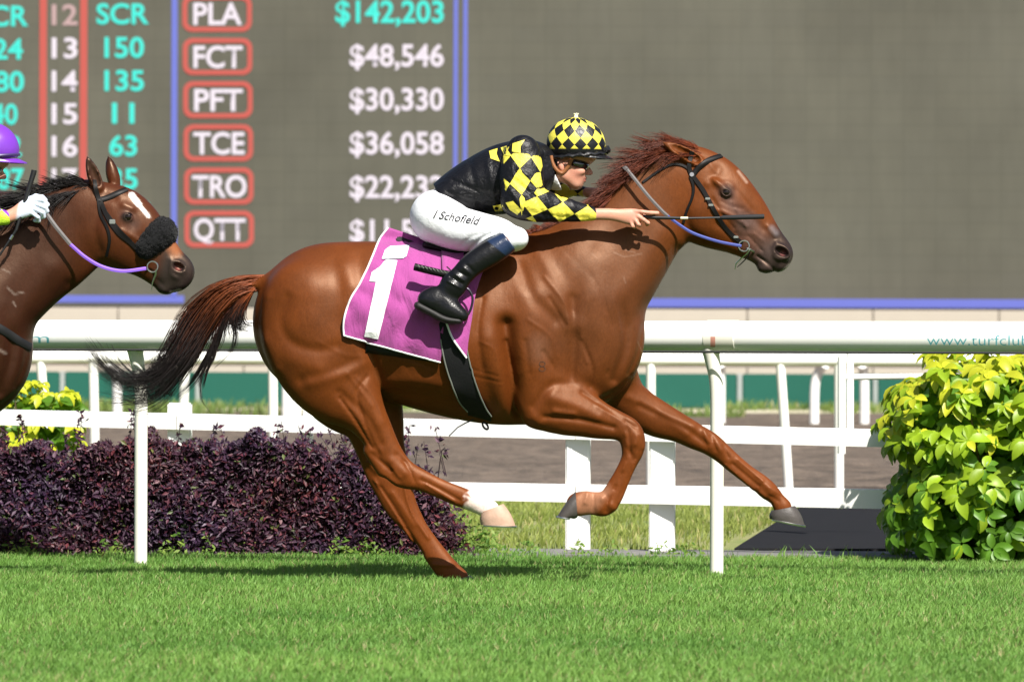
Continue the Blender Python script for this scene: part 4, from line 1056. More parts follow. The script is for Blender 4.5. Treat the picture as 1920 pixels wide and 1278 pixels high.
np_mesh('body', V2, Q2, coat_mat('dark bay coat', .40, .42, coat=.0), horse2, col=np.clip(C2, 0, 1))
for s in (-1, 1): eyeball(horse2, W(240, 407, Y2H+s*.081), .0235)
for o_, yy, cc in ((((934,939), (898,955), (901,981), (966,984)), -.16, M_HOOFD), (((1000,1078), (946,1080), (948,1100), (1012,1099)), -.145, M_HOOFD), (((958,934), (982,976), (968,984), (935,965)), .13, M_HOOFD), (((882,1078), (838,1090), (836,1104), (902,1103)), .14, M_HOOFD)):
    hoof(horse2, o_, yy, .052, cc, off=HB if yy > -.15 or yy == -.16 else (HB[0], 0), Yc=Y2H)
mane(horse1, [(1338,286),(1300,268),(1262,262),(1225,282),(1190,304),(1160,334),(1130,366),(1095,392),(1040,412),(985,432)], 4600, 21,
     [.10, .16, .16, .15, .13, .11, .08, .05, .03], [R(168), R(158), R(172), R(178), R(184), R(180), R(172), R(175), R(178)], ((.26, .062, .020), (.13, .028, .012)), curl=.8, dy=-.20, r=.0010)
mane(horse1, [(1345,292),(1330,282),(1312,276),(1292,270)], 900, 27, [.07,.09,.10], [R(168),R(165),R(165)], ((.27, .066, .020), (.16, .036, .014)), curl=.5, w=.03, dy=-.12, r=.0012)
mane(horse1, [(1330,288),(1300,276),(1262,272),(1225,292),(1190,316),(1160,348),(1130,378)], 1800, 23,
     [.12, .14, .14, .13, .12, .10, .08], [R(182), R(190), R(196), R(200), R(200), R(196), R(192)], ((.24, .06, .02), (.12, .026, .011)), curl=.3, w=.05, dy=-.45)
mane(horse2, [(190,345),(160,338),(120,346),(75,358),(25,378),(-30,404),(-90,430)], 2600, 22,
     [.09, .12, .14, .14, .12, .12, .10], [R(160), R(165), R(160), R(170), R(180), R(180), R(180)], ((.016, .011, .010), (.010, .008, .008)), Yc=Y2H, curl=.6, dy=-.3)
mane(horse2, [(160,345),(120,352),(75,366),(25,388),(-30,414)], 2000, 24,
     [.12, .15, .17, .17, .15], [R(200), R(215), R(222), R(225), R(225)], ((.014, .010, .010), (.010, .008, .008)), Yc=Y2H, curl=.3, w=.05, dy=-.5)
# tail of the bay (outside the photograph)
P = bundle([[(x-1147, y+24, z) for x, y, z in g_] for g_ in TG], 400, 18, .0055, 31, .02, Yc=Y2H, yspread=.018)
hair2('tail', P, .0024, .0006, horse2, hair_cols(400, 18, (.03, .02, .015), (.015, .012, .010), 1, .34))
# ============================================================ PLANTS
def leaf_mat(name, c, trans=.35, rough=.42):
    t = NT(name); oi = t.n('ShaderNodeObjectInfo'); f = t.noise(22, 3, .6)
    b = t.mix(oi.outputs['Random'], tuple(v*.78 for v in c), tuple(min(1, v*1.18) for v in c)); b = t.mix(1.0, b, t.mix(f, (.85,)*3, (1.15,)*3), 'MULTIPLY')
    t.l(b, t.b.inputs['Base Color']); t.set(Roughness=rough); t.b.inputs['Specular IOR Level'].default_value = .4
    tr = t.n('ShaderNodeBsdfTranslucent'); t.l(t.mix(.5, b, (.5, .75, .03)), tr.inputs[0]); mx = t.n('ShaderNodeMixShader'); mx.inputs[0].default_value = trans
    t.l(t.b.outputs[0], mx.inputs[1]); t.l(tr.outputs[0], mx.inputs[2]); t.l(mx.outputs[0], t.t.nodes['Material Output'].inputs[0]); return t.m
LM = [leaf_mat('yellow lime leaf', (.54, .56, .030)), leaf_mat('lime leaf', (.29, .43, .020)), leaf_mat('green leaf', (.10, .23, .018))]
def leaf_geo(L=.1, wd=.055, cup=.012, droop=.25, nseg=5):
    V, F = [], []
    for i in range(nseg+1):
        t = i/nseg; w = wd/2*(math.sin(math.pi*min(1, t*.92+.06))**.75)*(1-.25*t) if 0 < i < nseg else (.002 if i else .004)
        z = -droop*L*t*t; x = L*t*(1-.12*t*t)
        V += [(x, -w, z+cup*math.sin(math.pi*t)), (x, 0, z), (x, w, z+cup*math.sin(math.pi*t))]
    for i in range(nseg): a = i*3; F += [(a, a+1, a+4, a+3), (a+1, a+2, a+5, a+4)]
    return np.array(V), F
leaf_meshes = {}
def leaf_mesh(k, mi):
    if (k, mi) not in leaf_meshes:
        V, F = leaf_geo(.098, .058, *[(.012, .25), (.008, .5), (.016, .12)][k]); me = bpy.data.meshes.new('leaf'); me.from_pydata([tuple(v) for v in V], [], F)
        me.materials.append(LM[mi]); me.polygons.foreach_set('use_smooth', [True]*len(F)); me.update(); leaf_meshes[(k, mi)] = me
    return leaf_meshes[(k, mi)]
def leaf_frame(out, up_bias, roll, g):
    """orientation whose x axis runs along the leaf and whose z axis is the upper side"""
    d = Vector(out).normalized(); z = (Vector((0, 0, 1))*up_bias+d*.9+Vector(g.normal(0, .28, 3))).normalized()
    x = (Vector((d.x, d.y, -.35))+Vector(g.normal(0, .55, 3))); x = (x-z*x.dot(z)).normalized(); y = z.cross(x)
    return Matrix((x, y, z)).transposed()
def lime_bush(label, x0, x1, y0, y1, zt, n, seed, nparts, zb=.02, name='lime_bush', s0=1.0, lump=.09, bias=0.0):
    g = np.random.default_rng(seed); t = thing(name, label, 'bush', ((x0+x1)/2, (y0+y1)/2, 0)); c = np.array(((x0+x1)/2, (y0+y1)/2, zt*.5)); rad = np.array(((x1-x0)/2, (y1-y0)/2, zt*.5))
    items = []; k = 0
    rosettes = []
    while len(rosettes) < n//4.4:
        d = g.normal(0, 1, 3); d /= np.linalg.norm(d)
        p_ = 4.0; s_ = (np.abs(d)**p_).sum()**(-1/p_); r = s_*(1-.0*g.random())
        lumpy = 1+lump*(math.sin(d[0]*7+1)*math.sin(d[2]*8+seed)+.6*math.sin(d[0]*15+d[2]*11))
        dep = 1-abs(g.normal(0, .10)); P_ = c+d*r*rad*lumpy*dep
        if P_[2] < zb: continue
        rosettes.append((P_, d, dep))
    for P_, d, dep in rosettes:
        m_ = g.integers(5, 8); a0 = g.uniform(0, 6.28)
        for q in range(m_):
            a = a0+q*2.4; n_ = Vector(d)+Vector((0, 0, .75)); n_.normalize(); u = n_.orthogonal().normalized(); w = n_.cross(u)
            out = (u*math.cos(a)+w*math.sin(a)); tilt = g.uniform(-.1, .5); x = (out+n_*tilt-Vector((0, 0, .6))*g.uniform(.2, 1.5)).normalized()
            z = (n_+Vector((0, -.35, .1))-x*x.dot(n_)); z = (z-x*z.dot(x)).normalized(); y = z.cross(x)
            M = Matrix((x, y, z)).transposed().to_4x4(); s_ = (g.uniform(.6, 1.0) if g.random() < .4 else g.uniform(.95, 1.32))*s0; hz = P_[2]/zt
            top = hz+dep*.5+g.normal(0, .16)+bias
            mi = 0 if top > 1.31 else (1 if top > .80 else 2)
            pos = Vector(P_)+out*.008
            items.append((Matrix.Translation(pos) @ M @ Matrix.Scale(s_, 4), mi, int(g.integers(0, 3)), pos, dep))
    # nearest, largest ones are leaves of their own; the rest is one mass
    vis = sorted(range(len(items)), key=lambda i: items[i][3].y-.3*items[i][4]-(.15 if items[i][3].x < 2.35 else 0))
    single = set(vis[:nparts])
    T = Matrix.Translation(-t.location)
    for i in single:
        M, mi, k, pos, _ = items[i]; o = bpy.data.objects.new('leaf', leaf_mesh(k, mi)); COL.objects.link(o); o.parent = t; o.matrix_parent_inverse = T; o.matrix_basis = M
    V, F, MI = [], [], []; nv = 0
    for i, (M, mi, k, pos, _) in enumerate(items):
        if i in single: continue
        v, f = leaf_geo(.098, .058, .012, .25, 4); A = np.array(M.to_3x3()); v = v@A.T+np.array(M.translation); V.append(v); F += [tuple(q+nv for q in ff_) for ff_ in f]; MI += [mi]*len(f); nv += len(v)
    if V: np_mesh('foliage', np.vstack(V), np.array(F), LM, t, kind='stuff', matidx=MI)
    # shaded leaves deep inside
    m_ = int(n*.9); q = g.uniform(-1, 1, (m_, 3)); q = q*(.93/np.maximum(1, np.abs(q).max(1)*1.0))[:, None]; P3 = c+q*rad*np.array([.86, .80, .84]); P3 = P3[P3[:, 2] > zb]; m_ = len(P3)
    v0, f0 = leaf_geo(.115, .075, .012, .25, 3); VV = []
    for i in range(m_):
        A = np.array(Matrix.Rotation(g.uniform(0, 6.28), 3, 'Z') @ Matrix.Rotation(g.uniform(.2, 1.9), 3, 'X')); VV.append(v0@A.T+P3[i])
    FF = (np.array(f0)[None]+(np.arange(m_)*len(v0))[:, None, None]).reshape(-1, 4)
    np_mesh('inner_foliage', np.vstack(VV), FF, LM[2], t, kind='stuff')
    mb = MB()
    for _ in range(int(26*s0)+8):
        i = int(g.integers(0, len(items))); e = items[i][3]; b = Vector((c[0]+(e.x-c[0])*.35, c[1]+(e.y-c[1])*.35, -.03)); mid = (b+e)/2+Vector((0, 0, .04))
        mb.tube([b, mid, e], [.010, .007, .003], 5)
    o = mb.build('stem', mat('woody stem', (.09, .065, .035), .8), t); o['kind'] = 'stuff'
    # dense shaded twigs and leaves deep inside
    return t
xl = W(1676, 650, 2.9)[0]
lime_bush('large lime green leafy bush at the right edge in front of the fence', xl, xl+1.15, 2.2, 3.35, 1.03, 2300, 5, 290)
x5 = W(20, 650, 6.8)[0]
lime_bush('small lime yellow bush behind the purple hedge and the plank fence', x5-.1, x5+.40, 6.6, 7.2, .86, 420, 6, 0, name='lime_bush', s0=.8, bias=.7)

# ---- purple hedge --------------------------------------------------------------
def hedge(name, label, x0, x1, y0, y1, z0, n, seed):
    g = np.random.default_rng(seed); t = thing(name, label, 'hedge', ((x0+x1)/2, (y0+y1)/2, 0))
    x = g.uniform(x0, x1, n); fr = g.random(n); y = np.where(fr < .72, y0+np.abs(g.normal(0, .09, n)), g.uniform(y0, y1, n))
    topz = z0*(1+.05*np.sin(x*3.1)+.05*np.sin(x*9.7+1)+.05*np.sin(x*23)+.03*np.sin(x*57))*smooth(x1+.08, x1-.45, x)**.4
    topz = np.maximum(topz, .12)
    z = np.where(fr < .72, g.uniform(.0, 1, n)*topz, topz*(1-np.abs(g.normal(0, .09, n))))
    y = y+.018*np.sin(x*6+z*9)+.018*np.sin(x*17-z*19)
    P_ = np.stack([x, y, z], 1)
    x = x+np.where(x > x1-.25, g.normal(0, .05, n), 0); P_[:, 0] = x
    # sprigs that stand proud of the top
    ns = int((x1-x0)*26); sx = g.uniform(x0, x1, ns); mb = MB(); ex = []
    for i in range(ns):
        h = g.uniform(.03, .17) if g.random() < .85 else g.uniform(.13, .24); bx, by = sx[i], g.uniform(y0, y1); bz = z0*.9; tip = Vector((bx+g.normal(0, .05), by+g.normal(0, .03), bz+h))
        mb.tube([(bx, by, bz-.1), tip], [.0028, .0014], 4)
        for q in range(int(h*130)): tt = g.random(); ex.append((bx+(tip.x-bx)*tt+g.normal(0, .010), by+(tip.y-by)*tt+g.normal(0, .010), bz+h*tt))
    P_ = np.vstack([P_, np.array(ex)]); n = len(P_)
    ln = g.uniform(.024, .050, n); w = ln*.40
    N = np.stack([g.normal(0, .7, n), g.normal(-.7, .6, n), g.normal(.55, .6, n)], 1); N /= np.linalg.norm(N, axis=1, keepdims=True)
    T_ = np.cross(N, g.normal(0, 1, (n, 3))); T_ /= np.linalg.norm(T_, axis=1, keepdims=True); B_ = np.cross(N, T_)
    V = np.stack([P_-T_*ln[:, None]/2, P_+B_*w[:, None]/2+N*.003, P_+T_*ln[:, None]/2, P_-B_*w[:, None]/2+N*.003], 1).reshape(-1, 3)
    F = np.arange(n*4).reshape(n, 4)
    k = g.random(n)[:, None]; c = np.where(k < .72, np.array([.028, .012, .025]), np.where(k < .90, np.array([.070, .020, .028]), np.where(k < .97, np.array([.11, .07, .085]), np.array([.07, .10, .03]))))
    c = c*g.uniform(.6, 1.5, (n, 1)); mac = (np.sin(P_[:, 0]*5+3*P_[:, 2])*np.sin(P_[:, 0]*2.3-P_[:, 2]*7)+1)[:, None]/2; c = c*(np.array([.9, .95, 1.25])*(1-mac)+np.array([1.3, .95, .8])*mac)
    np_mesh('foliage', V, F, M_PLEAF, t, kind='stuff', col=np.repeat(c, 4, 0), smooth=False)
    for i in range(60):
        bx = g.uniform(x0, x1); mb.tube([(bx, (y0+y1)/2, -.03), (bx+g.normal(0, .06), g.uniform(y0, y1), z0*g.uniform(.6, .95))], [.007, .003], 5)
    o = mb.build('stem', M_PSTEM, t); o['kind'] = 'stuff'
    return t
M_PLEAF = col_mat('dark purple leaf', rough=.5, spec=.3, bump=0, vary=.2, vscale=5).m
M_PSTEM = mat('dark stem', (.05, .03, .03), .8)
xh0, xh1 = W(-420, 650, 3.2)[0], W(838, 650, 3.2)[0]
hedge('purple_hedge', 'low clipped hedge of small dark purple leaves behind the rail at left', xh0, xh1, 3.02, 3.75, .56, 95000, 8)
# weeds at the foot of the hedge and round the posts
def weeds(name, label, spots, seed, cols, s=1.0):
    g = np.random.default_rng(seed); Pn = []
    for (x, y, r, m_, h) in spots:
        a = g.normal(0, r, (m_, 2)); z = g.uniform(.01, h, m_)*np.exp(-(a**2).sum(1)/(2*r*r)); Pn.append(np.stack([x+a[:, 0], y+a[:, 1]*.6, z], 1))
    P_ = np.vstack(Pn); n = len(P_); ln = g.uniform(.018, .045, n)*s; w = ln*.42
    N = np.stack([g.normal(0, .6, n), g.normal(-.5, .5, n), g.normal(.8, .5, n)], 1); N /= np.linalg.norm(N, axis=1, keepdims=True)
    T_ = np.cross(N, g.normal(0, 1, (n, 3))); T_ /= np.linalg.norm(T_, axis=1, keepdims=True); B_ = np.cross(N, T_)
    V = np.stack([P_-T_*ln[:, None]/2, P_+B_*w[:, None]/2, P_+T_*ln[:, None]/2, P_-B_*w[:, None]/2], 1).reshape(-1, 3)
    k = g.random((n, 1)); c = np.array(cols[0])*(1-k)+np.array(cols[1])*k
    o = np_mesh(name, V, np.arange(n*4).reshape(n, 4), M_BLADE, kind='stuff', col=np.repeat(c, 4, 0), smooth=False); tag(o, label, 'weeds'); return o
sp = [(W(p, 650, 3.0)[0], 3.0, .06, 90, .14) for p in (30, 60, 330, 400, 640, 690, 210)]+[(W(p, 650, 3.3)[0], 3.3, .09, 260, .26) for p in (860, 890, 905)]+[(W(p, 650, 3.2)[0], 3.2, .06, 110, .10) for p in (930, 985, 1085, 1150, 1243, 1290, 1690)]
weeds('weeds', 'small green weeds sprouting along the foot of the hedge and posts', sp, 9, [(.06, .15, .02), (.22, .30, .06)])
# ============================================================ TACK
M_LEATHER = mat('black bridle leather', (.006, .005, .005), .5, .22, vary=.2, scale=30)
M_BUCKLE = mat('nickel buckle', (.62, .62, .62), .3, .5, metal=1.0, vary=0)
M_REING = mat('grey rubber rein', (.12, .11, .11), .6, .4, vary=.2, scale=60)
M_REINB = mat('blue rein', (.06, .08, .30), .55, .4, vary=.15, scale=40)
M_REINP = mat('purple rein', (.22, .10, .60), .5, .4, vary=.15, scale=40)
M_BLACK = mat('black webbing', (.006, .006, .007), .62, .4, vary=.2, scale=30, bump=.25, bscale=220, bdist=.001)
def ring(mb, c, r, rr, axis=(0, 1, 0), n=24, sx=1.0):
    a = Vector(axis).normalized(); u = a.orthogonal().normalized(); w = a.cross(u)
    pts = [Vector(c)+(u*math.cos(2*math.pi*i/n)*sx+w*math.sin(2*math.pi*i/n))*r for i in range(n+1)]; mb.tube(pts, rr, 6, caps=False)
def disc(mb, c, r, th, axis):
    a = Vector(axis).normalized(); mb.tube([Vector(c)-a*th/2, Vector(c)+a*th/2], [r, r*.8], 16)
def strap_part(name, parent, bvh, pts, w, m=None, **kw):
    mb = MB(); strap(mb, bvh, pts, w, **kw)
    return mb.build(name, m or M_LEATHER, parent, angle=60) if mb.v else None
def make_bridle(label, bvh, o, parts, loc):
    t = thing('bridle', label, 'bridle', loc)
    for nm, pts, w, m in parts: strap_part(nm, t, bvh, [(a+o[0], b+o[1]) for a, b in pts], w, m)
    return t
br1 = thing('bridle', 'black leather bridle with blue ended grey reins on the chestnut horse', 'bridle', W(1340, 400))
for nm, pts, w in (('browband', [(1298,330),(1312,312),(1332,299),(1352,293)], .026), ('cheekpiece', [(1299,330),(1318,356),(1332,382),(1347,408),(1362,430),(1378,446),(1392,456)], .021),
                   ('throatlatch', [(1294,332),(1301,350),(1298,372),(1288,395),(1281,418)], .013), ('headpiece', [(1299,326),(1285,312),(1262,308),(1240,318),(1205,342)], .012),
                   ('headpiece', [(1298,330),(1292,318),(1293,300),(1298,284)], .022)):
    o = strap_part(nm, br1, bvh1, pts, w)
    if nm == 'cheekpiece':
        for q in ((1327,373), (1333,385), (1379,444)):
            mb = MB(); p, n = hit(bvh1, *q); mb.box(p+n*.008, (.022, .008, .010), bev=.002); mb.build('buckle', M_BUCKLE, o)
p, n = hit(bvh1, 1297, 328); mb = MB(); disc(mb, p+n*.008, .0115, .008, n); mb.build('rosette', mat('grey rosette', (.22, .22, .24), .4), br1)
for s in (-1, 1):
    c = WV(1395, 461, s*.075); mb = MB(); ring(mb, c, .0235, .0035, (.1, 1, 0)); mb.build('bit_ring', M_BUCKLE, br1)
mb = MB(); mb.tube([WV(1399, 466, -.078), WV(1412, 470, -.055), WV(1420, 478, 0), WV(1412, 470, .055), WV(1399, 466, .078)], .005, 8); mb.build('bit', M_BUCKLE, br1)
mb = MB(); mb.tube([WV(1408, 466, -.072), WV(1400, 476, -.070), WV(1390, 484, -.05), WV(1380, 494, -.03), WV(1378, 505, -.02)], [.004, .004, .003, .003, .0015], 6)
mb.build('chin_strap', M_BUCKLE, br1); mb = MB()
mb.tube([WV(1408, 466, -.072), WV(1402, 482, -.060), WV(1390, 494, -.045), WV(1382, 501, -.03)], [.003, .003, .0025, .0012], 6); mb.build('chin_strap', M_LEATHER, br1)
def rein(parent, pts, w, m, name='rein', th=.0035):
    D = catmull([(*W(a, b, y),) for a, b, y in pts], 8); mb = MB(); vs = []; K = len(D)
    for i, p in enumerate(D):
        t_ = Vector(D[min(i+1, K-1)]-D[max(i-1, 0)]).normalized(); n = Vector((0, -1, .25)); n = (n-t_*n.dot(t_)).normalized(); b = t_.cross(n); p = Vector(p)
        vs += [p-b*w/2, p+n*th, p+b*w/2, p-n*th]
    fs = [(i*4+j, i*4+(j+1) % 4, i*4+4+(j+1) % 4, i*4+4+j) for i in range(K-1) for j in range(4)]+[(3, 2, 1, 0), tuple((K-1)*4+j for j in range(4))]
    mb.add(vs, fs); return mb.build(name, m, parent, angle=30)
rein(br1, [(1176,318,-.095), (1192,338,-.118), (1216,368,-.13), (1240,394,-.128), (1252,405,-.125)], .015, M_REING)
rein(br1, [(1252,405,-.125), (1272,420,-.112), (1300,437,-.106), (1345,452,-.098), (1390,461,-.080)], .0125, M_REINB)
rein(br1, [(1176,318,-.095), (1170,312,-.05), (1168,309,0), (1170,312,.05), (1176,318,.1), (1250,400,.13), (1300,437,.11), (1390,461,.08)], .019, M_REING)

# second bridle
o2 = Y2H
br2 = thing('bridle', 'black leather bridle with purple rein and sheepskin roll on the dark bay horse', 'bridle', W(230, 420, o2))
for nm, pts, w in (('browband', [(184,376),(200,372),(222,362),(243,353)], .028), ('cheekpiece', [(186,372),(196,395),(208,418),(225,440),(242,452),(256,466)], .022),
                   ('cheekpiece', [(190,384),(204,404),(222,428),(246,452)], .012), ('throatlatch', [(184,374),(188,400),(202,428),(206,452),(200,480)], .013), ('headpiece', [(185,374),(179,352),(176,338)], .022)):
    strap_part(nm, br2, bvh2, pts, w)
mb = MB(); p, n = hit(bvh2, 211, 416); mb.box(p+n*.008, (.026, .008, .02), bev=.002); mb.build('buckle', M_BUCKLE, br2)
for s in (-1, 1):
    mb = MB(); ring(mb, WV(286, 500, o2+s*.075), .024, .0035, (.1, 1, 0)); mb.build('bit_ring', M_BUCKLE, br2)
mb = MB(); mb.tube([WV(293, 505, o2-.076), WV(292, 515, o2-.07), WV(286, 530, o2-.05), WV(284, 545, o2-.045)], [.006, .005, .003, .0012], 6); mb.build('chin_strap', M_BUCKLE, br2)
rein(br2, [(72,385,o2-.13), (85,398,o2-.14), (104,424,o2-.15), (132,458,o2-.145)], .018, M_REING)
rein(br2, [(132,458,o2-.145), (160,482,o2-.135), (192,500,o2-.12), (230,508,o2-.105), (274,503,o2-.085)], .0155, M_REINP)
# sheepskin noseband: short dense wool over a roll
g = np.random.default_rng(3); ff_ = Field((W(255,0,o2)[0]-.03, o2-.16, W(0,490,o2)[2]-.02), (W(350,0,o2)[0], o2+.16, W(0,390,o2)[2]+.02), .006)
ff_.tube_w([(W(276,0,o2)[0], W(0,462,o2)[2], .068, o2, .112), (W(292,0,o2)[0], W(0,446,o2)[2], .075, o2, .112), (W(303,0,o2)[0], W(0,436,o2)[2], .075, o2, .105)], k=.02)
VS, QS = ff_.net(1); nn = np.stack([nz(VS, 55, 1), nz(VS, 60, 2), nz(VS, 52, 5)], 1)-.5; VS = VS+nn*.004
nsk = len(VS)
roll = thing('sheepskin_noseband', 'fluffy black sheepskin roll across the nose of the dark bay horse', 'noseband', W(295, 445, o2))
M_WOOL = mat('black sheepskin', (.008, .008, .009), .9, .15, vary=.4, scale=40, bump=.6, bscale=200, bdist=.004, sheen=.1)
np_mesh('wool', VS, QS, M_WOOL, roll)
cs = VS[g.integers(0, nsk, 9000)]; cc_ = np.array(W(292, 447, o2)); d = cs-cc_; d[:, 1] *= .3; d /= np.linalg.norm(d, axis=1, keepdims=True)+1e-6; d += g.normal(0, .5, d.shape)
Pw = cs[:, None, :]+d[:, None, :]*np.linspace(-.1, .6, 4)[None, :, None]*.005
hair2('tuft', Pw, .0011, .0005, roll, np.tile(np.array([.012, .012, .013], np.float32), (9000, 4, 1)))
# breast strap and number cloth edge of the bay
bs = thing('breast_strap', 'narrow black breast strap across the chest of the dark bay horse', 'strap', W(20, 635, o2))
strap_part('webbing', bs, bvh2, [(-60,585), (-20,605), (10,622), (40,642), (60,652), (70,655), (74,656)], .038, M_BLACK, off=.005)

# ---- saddle cloth -------------------------------------------------------------
M_PINK = None
def cloth_mat(name, c):
    t = NT(name); a = t.noise(5, 4, .6); t.l(t.mix(a, tuple(v*.85 for v in c), tuple(min(1, v*1.15) for v in c)), t.b.inputs['Base Color'])
    t.set(Roughness=.75); t.b.inputs['Specular IOR Level'].default_value = .25; t.b.inputs['Sheen Weight'].default_value = .25
    h = t.noise(7, 4, .55, stretch=(1.5, 1, .6), dist=1.6); w = t.noise(600, 1, .5)
    t.bump(t.math('ADD', t.math('MULTIPLY', h, .016), t.math('MULTIPLY', w, .0012)), .9, 1.0); return t.m
M_PINK = cloth_mat('magenta nylon', (.32, .055, .235)); M_TRIM = mat('white cotton binding', (.80, .78, .80), .7, .3, vary=.03)
wr = np.random.default_rng(5)
def wrinkle(x, z):
    return .010*np.sin(x*24+z*13+1.6*np.sin(z*9))*(.5+.5*np.sin(x*5+z*4))+.004*np.sin(x*52-z*30+2+1.3*np.sin(z*14))+.003*np.sin(z*36+x*22)
def drape(bvh, left, right, nu, nv, off, wr_amp=1.0, Yc=0.0):
    """sheet between a left and a right edge (photo px, top to bottom) laid over the barrel, then mirrored to the far side"""
    Lc = catmull(left, 12); Rc = catmull(right, 12)
    def rs(D, m):
        L = np.r_[0, np.cumsum(np.linalg.norm(np.diff(D, axis=0), axis=1))]; t = np.linspace(0, L[-1], m); return np.stack([np.interp(t, L, D[:, i]) for i in (0, 1)], 1)
    A, B = rs(Lc, nv), rs(Rc, nv); G = np.zeros((nu, nv, 3))
    for i in range(nu):
        for j in range(nv):
            q = A[j]*(1-i/(nu-1))+B[j]*(i/(nu-1)); p, n = hit(bvh, q[0], q[1])
            if p is None or p.y > Yc-.01: p = WV(q[0], q[1], Yc-.015); n = Vector((0, -.2, 1))
            w_ = wrinkle(p.x, p.z)*wr_amp*min(1, j/6)
            p = p+n*off+Vector((0, -1, 0))*abs(w_)*1.2+Vector((0, -1, 0))*.0; G[i, j] = p
    for _ in range(2):
        G[1:-1, 1:-1, 1] = (G[1:-1, 1:-1, 1]*2+G[:-2, 1:-1, 1]+G[2:, 1:-1, 1]+G[1:-1, :-2, 1]+G[1:-1, 2:, 1])/6
    return G
def sheet_obj(name, G, m, parent, th=.004, mirror=True, Yc=0.0):
    nu, nv, _ = G.shape; V = G.reshape(-1, 3); i = np.arange(nu*nv).reshape(nu, nv)
    F = np.stack([i[:-1, :-1], i[:-1, 1:], i[1:, 1:], i[1:, :-1]], -1).reshape(-1, 4)
    if mirror:
        V2_ = V.copy(); V2_[:, 1] = 2*Yc-V2_[:, 1]; k = len(V); F2 = (F+k)[:, ::-1]; br_ = np.stack([i[:-1, 0], i[1:, 0], i[1:, 0]+k, i[:-1, 0]+k], -1)
        V = np.vstack([V, V2_]); F = np.vstack([F, F2, br_])
    o = np_mesh(name, V, F, m, parent); sm_ = o.modifiers.new('thick', 'SOLIDIFY'); sm_.thickness = th; sm_.offset = 0; return o
sc1 = thing('saddle_cloth', 'magenta saddle cloth with white border and big number 1 on the chestnut horse', 'saddle cloth', W(770, 560))
LE = [(728,431), (712,452), (700,480), (688,508), (675,532), (660,556), (649,585), (644,612), (645,629)]
RE = [(826,462), (828,490), (830,520), (832,550), (832,580), (832,610), (830,640), (828,662), (826,678)]
G1 = drape(bvh1, LE, RE, 46, 52, .010)
# bottom edge runs from (645,629) to (826,678) along a gentle curve
cl_o = sheet_obj('cloth', G1, M_PINK, sc1)
LE2 = [(826,462), (828,490), (830,520), (834,550), (836,580), (836,600), (840,612), (850,636), (874,669)]
RE2 = [(935,480), (915,500), (902,520), (892,545), (886,570), (882,600), (878,630), (876,650), (874,670)]
G2 = drape(bvh1, LE2, RE2, 14, 44, .021); sheet_obj('cloth', G2, M_PINK, sc1)
def piping(parent, P3, r=.0045):
    mb = MB(); mb.tube([tuple(p) for p in P3], r, 6); mb.build('piping', M_TRIM, parent)
off_ = np.array((0, -.003, 0))
piping(sc1, list(G1[0, :]+off_)+list(G1[1:, -1]+off_))
piping(sc1, list(G2[0, 24:]+off_))
cloth_bvh = bvh_of((G1.reshape(-1, 3), np.stack([(i_ := np.arange(46*52).reshape(46, 52))[:-1, :-1], i_[:-1, 1:], i_[1:, 1:], i_[1:, :-1]], -1).reshape(-1, 4)))
M_NUM = mat('white number fabric', (.80, .80, .82), .7, .3, vary=.04, bump=.2, bscale=14, bdist=.02)
decal('number_one', poly_bm([[(726,486), (745,488), (741,505), (709,636), (683,631), (705,528), (693,527), (697,510), (712,500), (722,488)]]), cloth_bvh, M_NUM, sc1, off=.007, cell=9)
decal('badge', poly_bm([[(732,461), (768,459), (762,480), (755,484), (716,485), (722,468)]]), cloth_bvh, mat('white sponsor badge', (.72, .78, .84), .6, vary=0), sc1, off=.012, cell=9)
decal('badge_mark', poly_bm([[(738,465), (754,464), (751,472), (746,475), (735,475)], [(728,476), (733,477), (731,481), (725,481)]]), cloth_bvh, mat('pale blue badge print', (.35, .58, .68), .6, vary=0), sc1, off=.0145, cell=9)
# dark under-pad showing below the cloth
up = thing('saddle_pad', 'thin black pad peeping out under the magenta saddle cloth', 'saddle pad', W(750, 640))
Gp = drape(bvh1, [(740,440), (725,500), (700,560), (690,610), (686,640), (684,660)], [(826,470), (828,530), (830,590), (826,640), (816,678)], 22, 30, .005, 0); sheet_obj('pad', Gp, M_BLACK, up, .003)
# ---- girth --------------------------------------------------------------------
gi = thing('girth', 'wide black elastic girth round the belly of the chestnut horse', 'girth', W(870, 700))
Gg = drape(bvh1, [(822,572), (822,590), (824,610), (829,650), (838,690), (852,730), (864,752), (877,768)], [(868,572), (868,590), (868,610), (876,660), (886,700), (899,736), (911,760), (922,776)], 12, 40, .014, 0)
nb_ = Gg[:, -1].copy(); ext = []
for q in range(1, 7):                       # closes under the belly
    e = nb_.copy(); e[:, 1] = nb_[:, 1]*(1-q/6); e[:, 2] = nb_[:, 2]-.030*math.sin(q/6*math.pi/2); ext.append(e)
Gg = np.concatenate([Gg, np.stack(ext, 1)], 1)
sheet_obj('webbing', Gg, mat('black elastic webbing', (.009, .009, .010), .7, .2, vary=.2, bump=.5, bscale=120, bdist=.002), gi, .005)
mb = MB()
for e in (0, -1): mb.tube([tuple(p+np.array((0, -.004, 0))) for p in Gg[e, 12:40]], .0035, 6)
mb.build('edging', mat('grey edging', (.16, .17, .15), .6), gi)
mb = MB(); c = Vector(Gg[9, -7]); mb.box(c+Vector((-.03, -.01, .03)), (.03, .012, .012), bev=.003); mb.build('buckle', M_BUCKLE, gi)
mb = MB(); b0 = WV(884, 786, -.10)
mb.tube([WV(888, 786, -.11), WV(872, 793, -.12), WV(858, 801, -.13), (WV(842, 817, -.14))], [.003, .003, .0025, .0025], 6)
mb.build('loose_strap', M_BLACK, gi)
